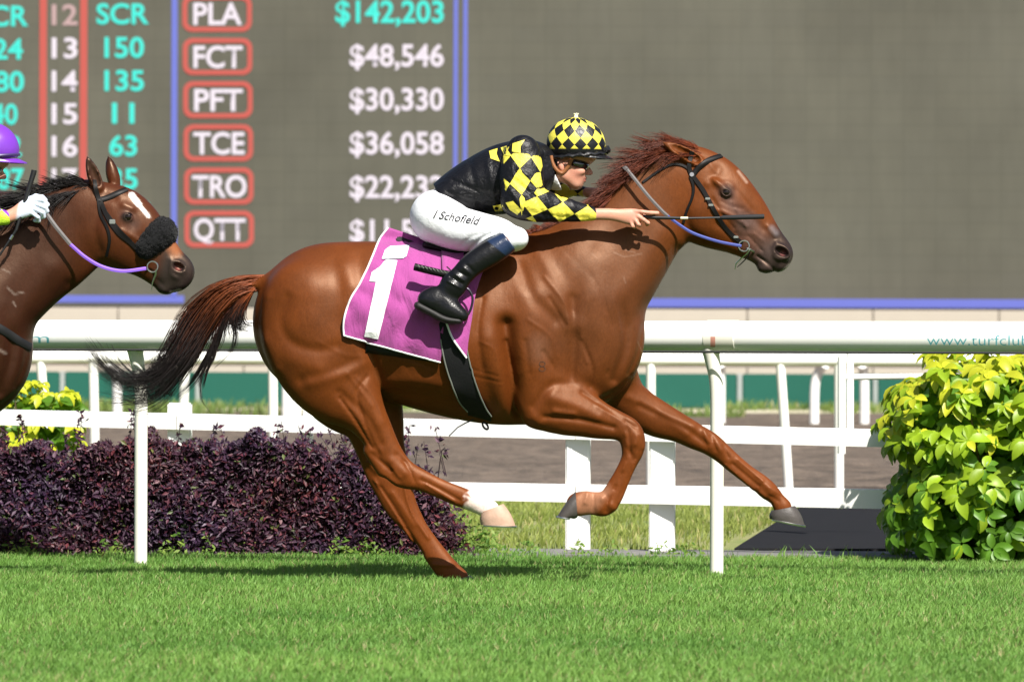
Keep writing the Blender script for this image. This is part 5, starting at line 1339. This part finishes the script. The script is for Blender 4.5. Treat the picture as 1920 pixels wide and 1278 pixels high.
mb = MB(); ring(mb, WV(910, 798, -.10), .018, .005, (.5, 1, 0), sx=.55); mb.build('strap_loop', M_BLACK, gi)
bs2 = None
# ---- saddle -------------------------------------------------------------------
sad = thing('saddle', 'tiny black racing saddle hidden under the crouching jockey in black and yellow', 'saddle', W(850, 460))
fs_ = Field(W(740, 530, -.34), (W(990, 0, .34)[0], .36, W(0, 420, 0)[2]), .008)
fs_.tube_w([(W(800,0)[0], W(0,458)[2], .018, 0, .12), (W(825,0)[0], W(0,463)[2], .020, 0, .13), (W(860,0)[0], W(0,470)[2], .022, 0, .15), (W(905,0)[0], W(0,466)[2], .022, 0, .11), (W(930,0)[0], W(0,450)[2], .03, 0, .06)], k=.02)
VSd, QSd = fs_.net(1); np_mesh('seat', VSd, QSd, M_LEATHER, sad)
Gf = drape(bvh1, [(872,466), (870,482), (868,498), (866,510)], [(930,466), (920,484), (905,498), (885,512)], 12, 12, .024, 0); sheet_obj('flap', Gf, M_LEATHER, sad, .005)
for s in (-1, 1):
    mb = MB(); mb.tube([WV(838, 500, s*.315), WV(858, 520, s*.345), WV(866, 545, s*.355)], .006, 8, flat=.4); mb.build('stirrup_leather', M_LEATHER, sad)
    mb = MB(); pts = [WV(866, 536, s*.352), WV(879, 543, s*.352), WV(886, 558, s*.352), WV(883, 578, s*.352), WV(874, 594, s*.352), WV(857, 606, s*.352)]
    D = catmull([tuple(p) for p in pts], 6); mb.tube([tuple(p) for p in D], .0055, 8)
    pts = [WV(866, 536, s*.352), WV(855, 545, s*.40), WV(848, 575, s*.40), WV(850, 603, s*.395)]; D = catmull([tuple(p) for p in pts], 6) if s > 0 else []
    if len(D): mb.tube([tuple(p) for p in D], .0055, 8)
    mb.build('stirrup_iron', mat('dark alloy', (.06, .05, .07), .35, metal=.8) if s < 0 else M_BUCKLE, sad)
mb = MB(); mb.tube([WV(777, 500, -.318), WV(800, 506, -.325), WV(830, 513, -.33), WV(846, 515, -.33)], .0165, 12, flat=1.0, up=(0, 0, 1)); st_o = mb.build('girth_strap', M_LEATHER, sad)
mb = MB()
for q in range(9): x_ = 783+q*7; y_ = 498.5+q*1.6; mb.tube([WV(x_, y_-2.2, -.345), WV(x_+4, y_+2.2, -.345)], .0022, 5)
mb.build('stitching', M_BUCKLE, st_o)
# ============================================================ JOCKEYS
def jockey_fields(o, Yc, h, fine, bare):
    """o: offset in photo pixels. returns meshes of body, shirt, breeches, boots"""
    def P(a, b, y): return W(a+o[0], b+o[1], Yc+y)
    def T(f, st, k=.02, grow=0.0, **kw): f.tube(sh(st, o), k=k, grow=grow, Yc=Yc, **kw)
    TORSO = [(805,352,838,404,0,.150), (848,318,878,402,0,.155), (898,288,922,402,0,.165), (946,267,964,398,0,.178), (985,263,1000,372,0,.172), (1016,277,1018,345,0,.10)]
    UPPER = [(1010,272,950,298,-.185,.062), (1018,318,938,318,-.215,.064), (1020,345,938,352,-.235,.060), (1015,372,950,385,-.245,.055)]
    FORE = [(975,345,965,408,-.25,.056), (1010,352,1000,416,-.25,.056), (1045,366,1042,416,-.24,.047), (1082,378,1080,416,-.225,.036), (1112,387,1110,414,-.21,.029)]
    UPPER2 = [(1010,275,955,298,.185,.060), (1040,312,985,330,.215,.055), (1070,342,1020,368,.235,.048)]
    FORE2 = [(1050,340,1035,372,.235,.045), (1080,346,1072,368,.21,.035), (1105,352,1100,370,.17,.028)]
    lo = P(745, 625, -.46); hi = P(1250, 200, .46)
    f = Field((lo[0], Yc-.46, lo[2]), (hi[0], Yc+.46, hi[2]), fine)
    # ---- body (skin): one continuous figure
    T(f, TORSO, grow=-.022, k=.03); T(f, UPPER, grow=-.020); T(f, FORE, grow=-.016); T(f, UPPER2, grow=-.020); T(f, FORE2, grow=-.010)
    THN = [(838,364,802,452,-.09,.13), (862,385,845,468,-.13,.115), (902,398,890,472,-.19,.10), (944,410,930,472,-.25,.082), (968,430,948,470,-.29,.068)]
    THF = [(a, b, c, d, -e, g_) for a, b, c, d, e, g_ in THN]
    LEG = [(968,468,936,440,-.315,.052), (940,489,902,458,-.335,.050), (905,508,868,482,-.35,.044), (882,530,846,507,-.355,.040), (872,548,826,525,-.36,.042)]
    LEGF = [(a, b, c, d, -e, g_) for a, b, c, d, e, g_ in LEG]
    FOOT = [(806,545,795,577,-.36,.034), (830,538,812,592,-.362,.040), (852,560,836,602,-.366,.043), (872,580,860,603,-.37,.036)]
    FOOTF = [(a, b, c, d, -e, g_) for a, b, c, d, e, g_ in FOOT]
    f.blob(P(820, 408, 0), (.098, .17, .098), .04)
    for st in (THN, THF): T(f, st, grow=-.012, k=.03)
    for st in (LEG, LEGF, FOOT, FOOTF): T(f, st, grow=-.012)
    # neck and head
    f.bone(P(1022, 318, 0), P(1052, 318, 0), .062, .058, .03)
    f.blob(P(1082, 276, 0), (.100, .074, .088), .02, rot=R(-25))                       # skull
    f.tube_w([(P(1072,0,0)[0], P(0,308,0)[2], .068, Yc, .066), (P(1077,0,0)[0], P(0,324,0)[2], .055, Yc, .060), (P(1080,0,0)[0], P(0,338,0)[2], .036, Yc, .046)], .02)   # face
    f.bone(P(1052, 326, -.048), P(1078, 344, -.024), .022, .018, .02); f.bone(P(1052, 326, .048), P(1078, 344, .024), .022, .018, .02)   # jaw
    f.blob(P(1084, 347, 0), (.017, .022, .015), .012)                                   # chin
    f.bone(P(1096, 308, 0), P(1107, 324, 0), .011, .0115, .010); f.blob(P(1103, 326, -.010), (.009, .008, .007), .005); f.blob(P(1103, 326, .010), (.009, .008, .007), .005)   # nose
    f.blob(P(1097, 333.5, 0), (.010, .022, .0055), .004, rot=R(-10)); f.blob(P(1095, 339.5, 0), (.010, .020, .0058), .004)      # lips
    f.bone(P(1093, 300, -.03), P(1093, 300, .03), .012, .012, .012)                     # brow
    for s in (-1, 1):
        f.blob(P(1088, 321, s*.046), (.022, .016, .016), .015)                          # cheekbone
        f.blob(P(1096.5, 309, s*.030), (.010, .014, .009), .006, sub=True)              # eye hollow
        f.blob(P(1052, 311, s*.070), (.013, .010, .024), .006, rot=R(12));   # ear
    # near hand: palm, four fingers round the whip, thumb below
    if bare == 1:
        f.tube_w([(P(1112,0,0)[0], P(0,400,0)[2], .026, Yc-.212, .021), (P(1140,0,0)[0], P(0,400,0)[2], .0265, Yc-.205, .020), (P(1160,0,0)[0], P(0,402,0)[2], .029, Yc-.20, .018), (P(1180,0,0)[0], P(0,404,0)[2], .036, Yc-.198, .017), (P(1192,0,0)[0], P(0,404,0)[2], .034, Yc-.196, .016)], .012)
        fing = [([(1190,396,-.200), (1203,397,-.208), (1220,399,-.206), (1233,399.5,-.200)], .0098),
                ([(1196,405,-.206), (1207,412,-.214), (1215,418,-.208), (1213,421,-.190)], .0096),
                ([(1190,411,-.206), (1197,421,-.212), (1200,422,-.196), (1194,417,-.180)], .0092),
                ([(1182,415,-.204), (1186,424,-.208), (1190,426,-.194), (1186,420,-.180)], .0082),
                ([(1172,396,-.190), (1188,398,-.172), (1203,404,-.166), (1214,408,-.168)], .0105)]
    else:
        f.tube_w([(P(1112,0,0)[0], P(0,400,0)[2], .028, Yc-.212, .023), (P(1135,0,0)[0], P(0,392,0)[2], .030, Yc-.205, .022), (P(1158,0,0)[0], P(0,380,0)[2], .040, Yc-.20, .021), (P(1168,0,0)[0], P(0,378,0)[2], .038, Yc-.196, .019)], .012)
        fing = [([(1165,366,-.205), (1180,368,-.218), (1188,376,-.205), (1182,380,-.185)], .0115), ([(1166,374,-.208), (1182,380,-.220), (1187,388,-.205), (1180,390,-.185)], .0115),
                ([(1163,383,-.208), (1178,390,-.220), (1181,398,-.205), (1173,399,-.185)], .011), ([(1157,390,-.206), (1170,399,-.215), (1172,406,-.200), (1164,405,-.185)], .010),
                ([(1152,366,-.190), (1166,360,-.182), (1178,362,-.176), (1184,368,-.172)], .012)]
    for pts, r in fing:
        for a, b in zip(pts[:-1], pts[1:]): f.bone(P(*a), P(*b), r, r*.95, .003)
    for s in (.16,):   # far hand, in the mane
        f.bone(P(1102, 361, s), P(1118, 363, s), .024, .026, .01)
        for q in range(4): f.bone(P(1118, 357+q*4, s-.02+q*.004), P(1128, 360+q*4, s-.035), .0085, .008, .003)
    body = f.net(1); del f
    # ---- shirt
    f = Field((P(780,0,0)[0], Yc-.36, P(0,440,0)[2]), (P(1135,0,0)[0], Yc+.36, P(0,240,0)[2]), h)
    fold = Amp([([(880,300),(900,390)], 6, -.004), ([(915,300),(930,395)], 5, .004), ([(850,340),(930,372),(960,362)], 4, -.005), ([(865,368),(935,392)], 4, .005), ([(840,362),(900,385)], 3, -.004)], True, o, Yc)
    afold = Amp([([(965,340),(1000,372)], 4, -.006), ([(975,320),(1010,352)], 4, .005), ([(950,350),(980,395)], 4, .005), ([(1000,365),(1020,410)], 3.5, -.005), ([(1022,365),(1040,414)], 3.5, .004), ([(1050,372),(1062,414)], 3, -.004), ([(1070,376),(1085,414)], 3, .003), ([(975,395),(1040,408),(1100,410)], 4, -.004)], False, o, Yc)
    T(f, TORSO, k=.03, amp=fold); T(f, UPPER, k=.018, amp=afold); T(f, FORE, k=.02, amp=afold); T(f, UPPER2, k=.02, amp=afold); T(f, FORE2, k=.02)
    c = P(1118, 400, -.2); f.cut(c, (1, 0, .12)); c = P(826, 372, 0); f.cut(c, (-.86, 0, -.46))
    shirt = f.net(1)
    # collar
    f = Field(P(1000, 365, -.16), (P(1075,0,0)[0], Yc+.16, P(0,262,0)[2]), h); f.bone(P(1014, 312, 0), P(1034, 318, 0), .100, .084, .02); f.bone(P(1005, 312, 0), P(1060, 318, 0), .062, .062, .01, sub=True)
    f.cut(P(1026, 318, 0), (1, 0, .35)); f.cut(P(1012, 316, 0), (-1, 0, .1)); collar = f.net(1)
    f = Field(P(1000, 365, -.16), (P(1085,0,0)[0], Yc+.16, P(0,262,0)[2]), h); f.bone(P(1020, 312, 0), P(1046, 326, 0), .082, .074, .02); f.cut(P(1037, 318, 0), (1, 0, .45)); f.cut(P(1022, 316, 0), (-1, 0, .1)); stock = f.net(1)
    # ---- breeches
    f = Field((P(740,0,0)[0], Yc-.42, P(0,500,0)[2]), (P(1025,0,0)[0], Yc+.42, P(0,340,0)[2]), h)
    bf = Amp([([(900,474),(918,452),(945,440)], 3.2, -.007), ([(880,470),(905,448),(930,438)], 2.6, -.006), ([(862,464),(885,446),(905,440)], 2.4, -.003), ([(890,472),(912,450),(938,439)], 2.5, .0035), ([(955,428),(975,440)], 3, -.003), ([(970,420),(985,436)], 4, .004), ([(785,420),(800,440),(830,455)], 3, -.002)], True, o, Yc)
    f.blob(P(822, 407, 0), (.124, .175, .118), .05, rot=R(-20))
    T(f, THN, k=.05, amp=bf); T(f, THF, k=.05)
    f.blob(P(975, 447, -.295), (.036, .060, .042), .04); f.blob(P(975, 447, .295), (.036, .060, .042), .04)
    breeches = f.net(1)
    # ---- boots
    res = []
    for s in (1, -1):
        f = Field((P(770,0,0)[0], Yc+(-.44 if s > 0 else .24), P(0,622,0)[2]), (P(1000,0,0)[0], Yc+(-.24 if s > 0 else .44), P(0,420,0)[2]), fine*1.1)
        bo = Amp([([(858,508),(876,520)], 2.2, -.005), ([(852,514),(872,528)], 2.0, .005), ([(846,521),(868,534)], 2.0, -.005), ([(840,528),(866,542)], 2.2, .005), ([(875,497),(890,512)], 2.2, -.003), ([(868,502),(884,516)], 2.2, .003), ([(800,575),(835,596),(866,604)], 2.5, -.003)], True, o, Yc)
        bo.near = False
        L_ = LEG if s > 0 else LEGF; F_ = FOOT if s > 0 else FOOTF
        T(f, L_, k=.015, amp=bo); T(f, F_, k=.02, amp=bo); f.bone(P(800, 562, -.36*s), P(812, 566, -.36*s), .034, .04, .02)
        cpt = P(953, 452, 0); f.cut(cpt, (.80, 0, .60)); res.append(f.net(1))
        f = Field((P(770,0,0)[0], Yc+(-.44 if s > 0 else .24), P(0,630,0)[2]), (P(900,0,0)[0], Yc+(-.24 if s > 0 else .44), P(0,545,0)[2]), fine*1.1)
        f.tube_w([(P(788,0,0)[0], P(0,571,0)[2], .019, Yc-.36*s, .036), (P(812,0,0)[0], P(0,583,0)[2], .019, Yc-.362*s, .040), (P(838,0,0)[0], P(0,596,0)[2], .018, Yc-.366*s, .045), (P(866,0,0)[0], P(0,600,0)[2], .014, Yc-.37*s, .036)], k=.01)
        res.append(f.net(1))
    return dict(body=body, shirt=shirt, collar=collar, stock=stock, breeches=breeches, boots=res)
def skin_mat():
    t = col_mat('skin', rough=.52, spec=.4, bump=.15, bscale=90, bdist=.001, vary=.08, vscale=30); t.b.inputs['Subsurface Weight'].default_value = .12
    t.b.inputs['Subsurface Radius'].default_value = (.02, .008, .004); t.b.inputs['Subsurface Scale'].default_value = .4; return t.m
M_SKIN = skin_mat()
def silk(name, ca, cb, w=.0, hh=.0, base=(.010, .010, .013)):
    """diamond silk: attribute st holds distance along and across the sleeve in metres, third value marks sleeve (1) or body (0)"""
    t = NT(name); a = t.n('ShaderNodeAttribute'); a.attribute_name = 'st'; sp = t.n('ShaderNodeSeparateXYZ'); t.l(a.outputs['Vector'], sp.inputs[0])
    p = t.math('DIVIDE', sp.outputs[0], w); q = t.math('DIVIDE', sp.outputs[1], hh)
    A = t.math('FLOOR', t.math('ADD', p, q)); B = t.math('FLOOR', t.math('SUBTRACT', p, q))
    m = t.math('FLOORED_MODULO', t.math('ADD', A, B), 2.0)
    c = t.mix(m, ca, cb); c = t.mix(sp.outputs[2], base, c); t.l(c, t.b.inputs['Base Color']); t.set(Roughness=.42); t.b.inputs['Specular IOR Level'].default_value = .5
    t.b.inputs['Specular IOR Level'].default_value = .22
    h = t.noise(18, 4, .6, dist=1.2); h2 = t.noise(60, 3, .6, dist=.6); t.bump(t.math('ADD', t.math('MULTIPLY', h, .010), t.math('MULTIPLY', h2, .002)), .8, 1.0); return t.m
YEL = (.74, .64, .075); BLK = (.006, .006, .008)
def make_jockey(label, o, Yc, h, fine, bare, cols, glove=False):
    J = jockey_fields(o, Yc, h, fine, bare)
    def P(a, b, y): return W(a+o[0], b+o[1], Yc+y)
    t = thing('person', label, 'person', P(900, 450, 0))
    V, Q = J['body']; x_, y_ = px_of(V); x_ = x_-o[0]; y_ = y_-o[1]
    C = np.tile(np.array([.56, .27, .185]), (len(V), 1)); 
    def dab(c, a, b, r, s=1.0):
        nonlocal C; d = np.hypot(x_-a, y_-b); C = over(C, (s*np.clip(1-(d/r)**2, 0, 1))[:, None], c)
    dab((.62, .22, .17), 1082, 326, 15, .35); dab((.60, .22, .17), 1106, 325, 8, .4); dab((.36, .09, .07), 1098, 337, 6, .9); dab((.42, .17, .11), 1100, 329, 5, .4); dab((.44, .20, .13), 1066, 334, 12, .35); dab((.62, .24, .20), 1196, 400, 26, .25); dab((.60, .25, .20), 1052, 311, 9, .35)
    dab((.45, .27, .20), 1080, 348, 12, .25)
    if glove: C = over(C, smooth(1128, 1136, x_+(y_-390)*.2)[:, None]*(y_ > 350)[:, None], (.62, .68, .80))
    np_mesh('body', V, Q, M_SKIN, t, col=np.clip(C, 0, 1))
    V, Q = J['shirt']
    # sleeve coordinates
    def arm(s): return np.array([P(982, 284, s*.19), P(978, 330, s*.22), P(984, 378, s*.25), P(1040, 392, s*.24), P(1115, 402, s*.21)]) if s < 0 else np.array([P(984, 286, .19), P(1015, 322, .215), P(1046, 356, .235), P(1104, 361, .17)])
    st = np.zeros((len(V), 3)); best = np.full(len(V), 1e9)
    for s in (-1, 1):
        A = arm(s); L = 0
        for i in range(len(A)-1):
            a, b = A[i], A[i+1]; ab = b-a; l = np.linalg.norm(ab); tt = np.clip(((V-a)@ab)/l**2, 0, 1); pr = a+tt[:, None]*ab; d = np.linalg.norm(V-pr, axis=1)
            R_ = .072 if i < 2 else .060
            nrm = np.array([-ab[2], 0, ab[0]])/l; u = ((V-pr)*nrm).sum(1); w_ = (V[:, 1]-pr[:, 1])
            ang = np.arctan2(u, -w_*np.sign(-s)*1.0) if s < 0 else np.arctan2(u, w_)
            m = d < best; best[m] = d[m]; sv = L+np.clip(((V-a)@ab)/l, -.2 if i == 0 else 0, l+(.2 if i == len(A)-2 else 0))
            un = u[m] if True else ang[m]*.05
            st[m, 0] = sv[m]; st[m, 1] = un; st[m, 2] = (sv[m] > .028)*(d[m] < R_*1.0+.018) & (np.abs(V[m, 1]-Yc) > .095+.0*un)
            L += l
    X_, Y_ = px_of(V); st[:, 2] *= ((X_-o[0]) > 938+6*np.sin(Y_*.06)) | (V[:, 1] > Yc)
    st[:, 0] += .018; st[:, 1] += .010
    ob = np_mesh('silks', V, Q, silk('racing silk', cols[0], cols[1], .118, .088, cols[2]), t, attrs={'st': st})
    sbvh = bvh_of((V, Q))
    V, Q = J['collar']; np_mesh('collar', V, Q, mat('black silk collar', cols[2], .4, .5, bump=.4, bscale=40, bdist=.004), t)
    V, Q = J['stock']; np_mesh('neckcloth', V, Q, mat('white neckcloth', (.74, .74, .74), .8, .2, vary=.05, bump=.5, bscale=50, bdist=.005), t)
    V, Q = J['breeches']; br = np_mesh('breeches', V, Q, M_BREECH, t); bbvh = bvh_of((V, Q))
    for i, nm in enumerate(('boot', 'sole', 'boot', 'sole')):
        V, Q = J['boots'][i]; x_, y_ = px_of(V); x_ -= o[0]; y_ -= o[1]
        if nm == 'boot':
            c = np.tile(np.array([.006, .006, .007]), (len(V), 1)); q = (x_-903)*.62+(461-y_)*.78
            c = over(c, smooth(13, 15, q)[:, None], (.014, .026, .062)); bt = np_mesh('boot', V, Q, M_BOOT, t, col=c)
        else: np_mesh('sole', V, Q, M_SOLE, bt)
    return t, sbvh, bbvh, P
text_decal('8', 1010, 697, 22, mat('brand scar', (.055, .022, .010), .7, vary=0), bvh1, horse1, width=13, bold=-.03, off=.0015, cell=9, name='brand')
M_BREECH = mat('white stretch breeches', (.80, .81, .84), .55, .35, vary=.03, bump=.55, bscale=11, bdist=.014)
bt_ = col_mat('polished black boot', rough=.28, spec=.28, bump=.6, bscale=34, bdist=.004, vary=.1); bt_.b.inputs['Coat Weight'].default_value = .12; bt_.b.inputs['Coat Roughness'].default_value = .08; M_BOOT = bt_.m
M_SOLE = mat('boot sole', (.012, .011, .011), .6, .4)
def helmet_mesh(t, P, Yc, mat_, diam=True, h=.005):
    f = Field(P(1005, 320, -.15), (P(1165,0,0)[0], Yc+.15, P(0,205,0)[2]), h)
    f.blob(P(1080, 270, 0), (.132, .104, .118), .02, rot=R(-12)); f.cut(P(1080, 293, 0), (.10, 0, -1))
    V, Q = f.net(1); c = np.array(P(1080, 285, 0)); ax = Vector((-.02, 0, 1)).normalized()
    d = V-c; az = np.arctan2(-d[:, 1], d[:, 0]); el = np.arcsin(np.clip(d[:, 2]/np.linalg.norm(d, axis=1), -1, 1))
    st = np.stack([az, el, np.ones(len(V))], 1); st[:, 2] = (d[:, 2] > .012)
    return np_mesh('helmet', V, Q, mat_, t, attrs={'st': st})
def helmet_mat():
    t = NT('diamond cap silk'); a = t.n('ShaderNodeAttribute'); a.attribute_name = 'st'; sp = t.n('ShaderNodeSeparateXYZ'); t.l(a.outputs['Vector'], sp.inputs[0])
    p = t.math('ADD', t.math('DIVIDE', sp.outputs[0], .5236), .35); q = t.math('DIVIDE', t.math('SUBTRACT', sp.outputs[1], .02), .50)
    p = t.math('MULTIPLY', p, 1.0)
    A = t.math('FLOOR', t.math('ADD', p, q)); B = t.math('FLOOR', t.math('SUBTRACT', p, q)); m = t.math('FLOORED_MODULO', t.math('ADD', A, B), 2.0)
    c = t.mix(m, YEL, BLK); c = t.mix(sp.outputs[2], BLK, c); t.l(c, t.b.inputs['Base Color']); t.set(Roughness=.42)
    h = t.noise(22, 4, .6, dist=1.0); t.bump(h, .5, .008); return t.m
jk1, sb1, bb1, P1 = make_jockey('jockey in black and yellow diamond silks crouching on the chestnut horse', (0, 0), 0.0, .0055, .0045, 1, (YEL, BLK, BLK))
hm = helmet_mesh(jk1, P1, 0.0, helmet_mat())
def peak(t, P, m, parent):
    mb = MB(); n = 15; V = []
    for k in (0, 1):
        for i in range(n):
            a = R(-78+156*i/(n-1)); c0 = P(1080, 292, 0); r0, r1 = (.128, .100), (.168, .100)
            for j, (rx, ry) in enumerate((r0, r1)):
                V.append((c0[0]+rx*math.cos(a), c0[1]+ry*math.sin(a), c0[2]-.004-.018*j*math.cos(a)-(.005 if k else 0)+.010*math.cos(a)))
    F = []
    for i in range(n-1): a = i*2; F += [(a, a+1, a+3, a+2), (2*n+a+2, 2*n+a+3, 2*n+a+1, 2*n+a), (a+1, 2*n+a+1, 2*n+a+3, a+3)]
    mb.add(V, F); return mb.build('peak', m, parent)
M_CAPB = mat('black cap satin', (.010, .010, .012), .32, .6, bump=.5, bscale=35, bdist=.005)
peak(jk1, P1, M_CAPB, hm)
# ruffled elastic round the rim and knot over the peak
mb = MB(); pts = []; g = np.random.default_rng(2)
for i in range(49):
    a = 2*math.pi*i/48; c0 = P1(1080, 291, 0); pts.append((c0[0]+.130*math.cos(a), c0[1]+.104*math.sin(a), c0[2]-.004+.012*math.cos(a)+.003*math.sin(i*2.1)))
mb.tube(pts, [.0085+.003*math.sin(i*2.6) for i in range(49)], 8); mb.build('rim_ruffle', M_CAPB, hm)
mb = MB(); c0 = Vector(P1(1135, 281, 0))
for i in range(6): a = i*1.1; mb.tube([c0+Vector((-.010, -.03+.012*i, 0)), c0+Vector((.008+.006*math.sin(a), -.035+.013*i, .010*math.sin(a*2))), c0+Vector((.022, -.03+.012*i, .004*math.cos(a)-.004))], [.010, .012, .004], 7)
mb.build('rim_ruffle', M_CAPB, hm)
mb = MB(); c0 = Vector(P1(1080, 218, 0)); mb.tube([c0-Vector((0, 0, .006)), c0+Vector((0, 0, .006)), c0+Vector((.002, 0, .014))], [.010, .008, .002], 8)
for a in range(5): mb.tube([c0+Vector((0, 0, .004)), c0+Vector((.012*math.cos(a*1.3), .012*math.sin(a*1.3), .012))], [.005, .002], 5)
mb.build('top_button', mat('pale button', (.75, .72, .50), .6), hm)
# goggles, chin strap
M_LENS = mat('dark goggle lens', (.006, .006, .008), .06, .9, vary=0, coat=1.0)
f = Field(P1(1050, 335, -.12), (P1(1125,0,0)[0], .12, P1(0,290,0)[2]), .004)
f.tube_w([(P1(1079,0,0)[0], P1(0,304,0)[2], .032, 0, .081), (P1(1092,0,0)[0], P1(0,307,0)[2], .031, 0, .069), (P1(1099,0,0)[0], P1(0,309,0)[2], .016, 0, .050)], .012); V, Q = f.net(1); np_mesh('goggles', V, Q, M_LENS, jk1)
M_CHIN = mat('tan leather harness', (.26, .10, .035), .55, .4, vary=.15, scale=30)
for s in (-1, 1):
    mb = MB()
    D = catmull([P1(1033, 292, s*.074), P1(1036, 306, s*.076), P1(1044, 319, s*.076), P1(1054, 324, s*.070), P1(1064, 314, s*.072), P1(1072, 298, s*.077)], 6); mb.tube([tuple(p) for p in D], .0085, 8)
    D = catmull([P1(1054, 324, s*.070), P1(1062, 337, s*.050), P1(1068, 350, s*.028), P1(1070, 355, 0)], 6); mb.tube([tuple(p) for p in D], .004, 8)
    mb.build('chin_strap', M_CHIN, jk1)
# yellow panels on the back and flank, lettering on the breeches
M_YEL = mat('yellow silk', YEL, .45, .5, bump=.4, bscale=30, bdist=.003, vary=.05)
for P_ in ([(917,283),(933,278),(931,288),(937,303),(920,297)], [(939,277),(957,271),(952,282),(960,293),(945,291)], [(961,269),(984,262),(976,275),(976,287),(960,284)],
           [(924,386),(941,383),(953,400),(940,405),(928,396)], [(948,380),(962,377),(978,394),(970,403),(956,394)]):
    decal('silk_panel', poly_bm([P_]), sb1, M_YEL, jk1, off=.0035, cell=7)
M_INK = mat('black print', (.02, .02, .024), .7, vary=0)
text_decal('I Schofield', 812, 408, 15.5, M_INK, bb1, jk1, width=84, bold=.014, skew=.32, rot=R(-9), off=.003, cell=9)
# ---- whip of jockey one
M_WHIP = mat('black whip', (.010, .010, .011), .45, .5)
wh = thing('riding_whip', 'black whip with pale band pointed forward along the chestnut head', 'whip', P1(1300, 407, -.2))
mb = MB(); mb.tube([WV(1180, 404, -.185), WV(1230, 408, -.195), WV(1278, 409, -.20)], [.0095, .0085, .0065], 10); mb.build('grip', M_WHIP, wh)
mb = MB(); mb.tube([WV(1276, 409, -.20), WV(1290, 409, -.20)], [.0066, .0062], 10); mb.build('band', mat('cream band', (.65, .58, .42), .5), wh)
mb = MB(); mb.tube([WV(1288, 409, -.20), WV(1345, 408, -.205), WV(1358, 408, -.205)], [.0045, .0042, .005], 8); mb.build('shaft', M_WHIP, wh)
mb = MB(); mb.tube([WV(1350, 408, -.205), WV(1356, 408, -.205), WV(1431, 406, -.21), WV(1433, 406, -.21)], [.006, .0125, .014, .012], 12, flat=.8); mb.build('flap', mat('black padded flap', (.012, .012, .014), .8), wh)

# ---- second jockey
J2 = (-1099, 8)
jk2, sb2, bb2, P2 = make_jockey('second jockey in purple cap and lime silks with pale gloves at the left edge', J2, Y2H, .007, .0055, 2, ((.50, .72, .05), (.20, .05, .45), (.12, .03, .35)), glove=True)
MP = mat('purple cap satin', (.16, .035, .42), .28, .6, vary=.1, bump=.25, bscale=14, bdist=.01)
hm2 = helmet_mesh(jk2, P2, Y2H, MP); pk2 = peak(jk2, P2, MP, hm2)
mb = MB(); pts = []
for i in range(49):
    a = 2*math.pi*i/48; c0 = P2(1080, 291, 0); pts.append((c0[0]+.131*math.cos(a), c0[1]+.105*math.sin(a), c0[2]+.010+.012*math.cos(a)))
mb.tube(pts, .007, 8); mb.build('cap_band', mat('dark violet band', (.05, .03, .12), .4), hm2)
f = Field(P2(1050, 335, -.12), (P2(1125,0,0)[0], Y2H+.12, P2(0,290,0)[2]), .005)
f.tube_w([(P2(1079,0,0)[0], P2(0,304,0)[2], .026, Y2H, .079), (P2(1092,0,0)[0], P2(0,308,0)[2], .025, Y2H, .066), (P2(1099,0,0)[0], P2(0,309,0)[2], .016, Y2H, .050)], .012); V, Q = f.net(1); np_mesh('goggles', V, Q, M_LENS, jk2)
wh2 = thing('riding_whip', 'black whip held upright in the pale glove of the second jockey', 'whip', WV(45, 400, Y2H-.2))
mb = MB(); mb.tube([WV(64, 319, Y2H-.20), WV(63, 324, Y2H-.20), WV(52, 360, Y2H-.205), WV(40, 400, Y2H-.21), WV(30, 432, Y2H-.215)], [.012, .0125, .010, .0085, .007], 10); mb.build('grip', M_WHIP, wh2)
mb = MB(); mb.tube([WV(30, 432, Y2H-.215), WV(15, 455, Y2H-.22), WV(-10, 492, Y2H-.23), WV(-50, 550, Y2H-.24)], [.006, .005, .005, .004], 8); mb.build('shaft', M_WHIP, wh2)
mb = MB(); mb.tube([WV(24, 441, Y2H-.218), WV(19, 449, Y2H-.219)], .0075, 8); mb.build('band', M_BUCKLE, wh2)
# saddle cloth and saddle of the second horse (outside the photograph)
G3 = drape(bvh2, [(a-1147, b+24) for a, b in LE], [(a-1120, b+24) for a, b in RE], 20, 26, .012, 1.0, Yc=Y2H)
sc2 = thing('saddle_cloth', 'white saddle cloth on the dark bay horse at the left edge', 'saddle cloth', W(-370, 560, Y2H)); sheet_obj('cloth', G3, M_NUM, sc2, Yc=Y2H)
